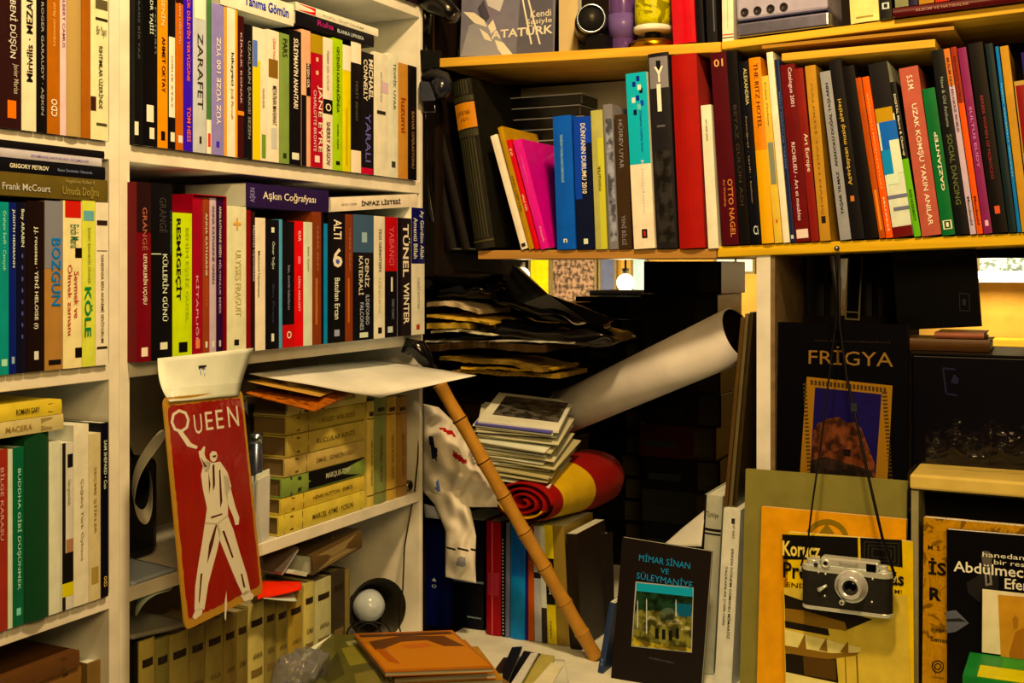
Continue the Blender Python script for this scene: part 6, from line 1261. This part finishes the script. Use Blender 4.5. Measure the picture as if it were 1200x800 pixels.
# cover art of the topmost green magazine
tp = [o for o in COL.objects if o.get('group') == g][-1]
q = MB(); q.box((.02, .004, hh-.0014), (.3, .06, hh-.0008), M('d0b81c', .5)); q.box((.05, .06, hh-.0014), (.3, .11, hh-.0008), M('4c8c2c', .5)); q.build('cover_print', tp)
r, Mx, W, H = facing(R, 1151, 1260, 690, zt_+.0012, .17, .002, .10, 'e6cc84', 'cream card with ochre portrait picture standing on the green magazine', 'picture_card', cat='card', group=None)
q = MB(); poly_on(r, [V_(438, 386), (1260, 704), (1262, 780), V_(452, 690)], M('c8902c', .5, 'plain'), -.0009, q, Mx)
poly_on(r, [V_(505, 500), V_(520, 480), V_(535, 500), V_(530, 545), V_(512, 550)], M('a87424', .5, 'flat'), -.0011, q, Mx); poly_on(r, [V_(490, 660), V_(520, 560), V_(560, 540), V_(560, 690), V_(495, 690)], M('a87020', .5, 'flat'), -.0011, q, Mx)
q.build('printed_picture', r, recalc=False)

# ------------------------------------------------------------------ pile of magazines in the foreground
def mag(quad, z, th, col, label, name='magazine', art=None, page='c8b070', kind='plain', group=None, rough=.35, zs=None):
    """quad: photo pixels of the top face (near-left going round); lies flat at height z (top)"""
    P4 = [hp(x, y, z) for x, y in quad]; o = P4[0].copy(); o.z = z-th; q = MB()
    r = empty(name, o, (0, 0, 0), label, name.replace('_', ' ') if name != 'magazine' else 'magazine', group)
    c = sum(P4, Vector())/4
    T_ = [p-o for p in P4]; n_ = len(T_)
    ins = [(p-c)*.985+c-o for p in P4]
    q.add([(p.x, p.y, .0012) for p in ins]+[(p.x, p.y, th-.0014) for p in ins], [(3, 2, 1, 0), (4, 5, 6, 7)]+[(i, (i+1) % 4, 4+(i+1) % 4, 4+i) for i in range(4)], M(page, .6, 'layers')); q.build('pages', r)
    for nm, a, b in [('back_cover', 0, .001), ('front_cover', th-.0012, th)]:
        q = MB(); q.add([(p.x, p.y, a) for p in T_]+[(p.x, p.y, b) for p in T_], [(3, 2, 1, 0), (4, 5, 6, 7)]+[(i, (i+1) % 4, 4+(i+1) % 4, 4+i) for i in range(4)], M(col, rough, kind)); q.build(nm, r)
    if art:
        q = MB()
        for k, (pts, cc) in enumerate(art):
            vs = [hp(x, y, z)-o for x, y in pts]; q.add([(v.x, v.y, th+.0003+.0001*k) for v in vs], [tuple(range(len(vs)))], M(cc, .4, 'flat'))
        q.build('cover_picture', r, recalc=False)
    return r
zP = CAMZ-.655
sbx = MB()
r = empty('cardboard_box', hp(395, 800, zP-.075), (0, 0, 0), 'flat carton under the foreground magazines, mostly below the frame', 'box'); r.location.z = TT+.001
hb = zP-.075-TT-.002; cc = [hp(x, y, zP-.0765)-Vector((r.location.x, r.location.y, 0)) for x, y in [(390, 815), (420, 775), (560, 775), (620, 815)]]
q = MB(); q.prism([(v.x, v.y) for v in cc], 0, hb, M('8a6430', .7)); q.build('carton', r)
q = MB(); v0, v1 = (cc[0]+cc[1])/2, (cc[3]+cc[2])/2; q.prism([(v0.x, v0.y-.02), (v1.x, v1.y-.02), (v1.x, v1.y+.02), (v0.x, v0.y+.02)], hb+.0002, hb+.0008, M('b09450', .4)); q.build('tape', r)
g = 'magazines heaped in the foreground'
mag([(360, 820), (405, 770), (560, 776), (570, 822)], zP-.062, .013, '6a5020', 'brown magazine at the bottom of the foreground heap', group=g)
mag([(340, 818), (392, 764), (500, 768), (505, 822)], zP-.048, .013, 'a88c34', 'ochre magazine low in the foreground heap, left side', group=g)
mag([(352, 812), (398, 757), (470, 760), (498, 815)], zP-.034, .013, 'c0a850', 'pale yellow magazine inside the plastic wrap', group=g)
mag([(325, 806), (392, 742), (452, 748), (455, 806)], zP-.02, .013, '6e6426', 'olive yellow magazine wrapped in crinkled clear plastic', group=g, art=[([(400, 760), (430, 752), (440, 775), (410, 780)], '9a8830'), ([(372, 790), (396, 764), (404, 790), (385, 800)], '544c20'), ([(415, 790), (440, 784), (446, 800), (418, 804)], '8c7a30'), ([(405, 752), (440, 747), (446, 752), (408, 757)], 'a89a50')])
mag([(470, 800), (440, 760), (560, 757), (590, 796)], zP-.052+.018, .010, 'b07c24', 'tan-orange magazine under the orange portrait magazine', group=g)
mag([(462, 794), (428, 752), (545, 749), (582, 788)], zP-.020, .010, 'b8741c', 'dull orange magazine second from top beneath the portrait one', group=g)
mag([(451, 787), (414, 742), (530, 738), (579, 782)], zP, .008, 'a86418', 'orange portrait magazine with dark title strip topmost of the heap', group=g, art=[([(453, 785), (418, 744), (528, 740), (575, 780)], 'bc781c'), ([(420, 744), (527, 740), (531, 743), (423, 747)], '5c340c'), ([(432, 752), (470, 745), (520, 745), (545, 757), (520, 757), (500, 750), (470, 752), (450, 760), (440, 762)], '6a3c0c'), ([(470, 756), (500, 753), (508, 757), (478, 760)], 'b86818'), ([(455, 775), (440, 760), (452, 762), (470, 778)], 'a85c14')])
sheet('clear_plastic_bag', [hp(325, 812, zP-.008), hp(462, 812, zP-.010), hp(452, 744, zP+.004), hp(385, 738, zP-.002)], 'crinkled clear plastic wrap over the olive yellow magazine', 'bag', M('ffffff', .12, 'clear'), .0004, n=24, curl=.01)
lump('plastic_wrap', hp(352, 795, zP-.02), (.035, .06, .022), .2, M('8c8060', .25, 'milky'), 'crumpled greyish plastic wrap at the left end of the foreground heap', 'wrap', .012, 22, .7, 6, n=28)
sheet('paper_sheet', [hp(352, 775, zP-.0), hp(385, 747, zP+.004), hp(391, 742, zP+.006), hp(358, 762, zP+.004)], 'small white paper corner sticking out beside the olive magazine', 'paper', M('e0d8b8', .5, 'paper'), .0006)
zQ = TT+.03
for i, (qd, dz, th, c, lab, nm) in enumerate([
   ([(560, 812), (590, 770), (640, 768), (640, 812)], .0, .025, '3a2c14', 'dark thick magazine on the counter right of the heap', 'magazine'),
   ([(575, 808), (600, 764), (622, 762), (600, 806)], .012, .010, 'd0bc84', 'cream booklet edge on the counter heap, leftmost', 'magazine'),
   ([(590, 806), (614, 762), (636, 766), (625, 806)], .022, .009, '14110c', 'black brochure fanned on the counter heap', 'magazine'),
   ([(604, 806), (634, 766), (650, 768), (640, 806)], .030, .007, 'b8a048', 'yellow-grey brochure fanned right of the black one', 'magazine'),
   ([(578, 806), (600, 758), (612, 757), (592, 806)], .036, .005, '1c1812', 'dark narrow brochure lying on the fanned ones', 'magazine'),
   ([(594, 808), (622, 765), (631, 764), (606, 808)], .042, .004, 'd4c088', 'thin cream leaflet topmost of the fanned brochures', 'magazine'),
   ([(616, 810), (646, 776), (660, 779), (640, 812)], .036, .003, 'e0c880', 'bright cream leaflet at the right of the fanned brochures', 'magazine')]):
    mag(qd, zQ+dz, th, c, lab, group='brochures fanned out on the counter', page='d8c890')
sheet('paper_sheet', [hp(610, 812, TT+.006), hp(668, 805, TT+.006), hp(662, 776, TT+.009), hp(640, 774, TT+.008)], 'crumpled cream paper sheet on the counter before the books', 'paper', M('e0cc8c', .5, 'paper'), .0008, curl=.02)

# ------------------------------------------------------------------ lit room behind the window
DB = -2.48
def wallthing(name, x0, x1, y0, y1, mat, label, cat, th=.02, d=DB, parts=None):
    s0, s1 = R.s_of(x0, d), R.s_of(x1, d); za, zb_ = R.z_of(x0, y1, d), R.z_of(x0, y0, d)
    r = empty(name, R.at(s0, za, d), (0, 0, R.th), label, cat)
    q = MB(); q.box((0, 0, 0), (s1-s0, th-.001, zb_-za), mat); q.build('panel', r)
    q = MB(); w_ = .01; W = s1-s0; H = zb_-za; fm = M('8a6c34', .5)
    q.box((-w_, -.004, -w_), (0, th-.001, H+w_), fm); q.box((W, -.004, -w_), (W+w_, th-.001, H+w_), fm); q.box((0, -.004, -w_), (W, th-.001, 0), fm); q.box((0, -.004, H), (W, th-.001, H+w_), fm); q.build('border', r)
    return r
wallthing('poster', 622, 643, 290, 350, M('f0c01c', .6), 'yellow poster on the far wall seen over the black bags', 'poster')
wallthing('poster', 648, 697, 296, 358, M('a87c48', .6, 'mottle'), 'brownish picture on the far wall right of the yellow poster', 'poster')
wallthing('wall_panel', 704, 720, 240, 380, M('6c6458', .6), 'grey upright panel on the far wall beside the lit lamp', 'panel')
wallthing('wall_panel', 742, 756, 280, 360, M('c0c0c8', .6), 'pale bluish panel on the far wall left of the boxed stack', 'panel')
wallthing('notice', 1148, 1200, 270, 318, M('d8d0c0', .6, 'mottle'), 'white chequered notice on the far wall at the right', 'notice')
wallthing('notice', 840, 882, 300, 318, M('f4e4c0', .6), 'white notice on the far wall right of the boxed stack', 'notice')
# small glowing lamps and strip
def gl(px, py, rr, d, name, label, pw, col=(1, .78, .42)):
    p = R.pt(px, py, d); r = empty(name, p, (0, 0, 0), label, 'lamp')
    q = MB(); q.lathe([(rr*math.sin(math.radians(a)), -rr*math.cos(math.radians(a))) for a in range(0, 181, 15)], M('ffe0a0', .5, 'glow'), None, 28); q.build('globe', r)
    q = MB(); q.tube([(0, 0, rr), (0, 0, rr+.02)], rr*.4, M('8a7448', .4), 12); q.tube([(0, 0, rr+.02), (0, 0, 2.88-p.z)], .004, M('2a2014', .5), 6); q.build('cord', r)
    l = bpy.data.lights.new(name+'_light', 'POINT'); l.energy = pw; l.color = col; l.shadow_soft_size = rr
    lo = bpy.data.objects.new(name+'_light', l); COL.objects.link(lo); lo.location = p+Vector((0, -.0, -rr-.03))
gl(733, 331, .034, -2.0, 'pendant_lamp', 'small glowing lamp in the far room left of the boxed stack', 13)
gl(612, 322, .03, -2.05, 'pendant_lamp', 'small glowing lamp in the far room above the black bags', 11)  # extra lamp added to brighten this stretch of far wall
gl(862, 328, .034, -2.1, 'pendant_lamp', 'small glowing lamp in the far room right of the boxed stack', 10)
r = empty('light_strip', R.pt(1140, 324, -2.30), (0, 0, R.th), 'bright white light strip on the far wall at the right', 'lamp')
q = MB(); q.box((0, 0, -.008), (.22, .02, .008), M('fff0c8', .7, 'glow')); q.build('tube', r)
q = MB(); q.box((-.03, .0205, -.02), (.25, .19, .02), M('c8a868', .5)); q.build('housing', r)
l = bpy.data.lights.new('strip_light', 'AREA'); l.shape = 'RECTANGLE'; l.size = .3; l.size_y = .05; l.energy = 4; l.color = (1, .8, .45)
lo = bpy.data.objects.new('strip_light', l); COL.objects.link(lo); lo.location = R.pt(1168, 322, -2.2)+Vector((0, 0, .02)); lo.rotation_euler = (math.radians(60), 0, R.th)
r = empty('wall_shelf', R.pt(1120, 398, -2.47), (0, 0, R.th), 'wooden shelf on the far wall under the light strip', 'shelf')
q = MB(); q.box((0, -.12, -.012), (.5, .02-.001, .012), M('e0a838', .5, 'wood')); q.build('board', r)
q = MB(); q.box((.05, -.1, -.07), (.07, .018, -.0125), M('8a6020', .5)); q.box((.4, -.1, -.07), (.42, .018, -.0125), M('8a6020', .5)); q.build('bracket', r)
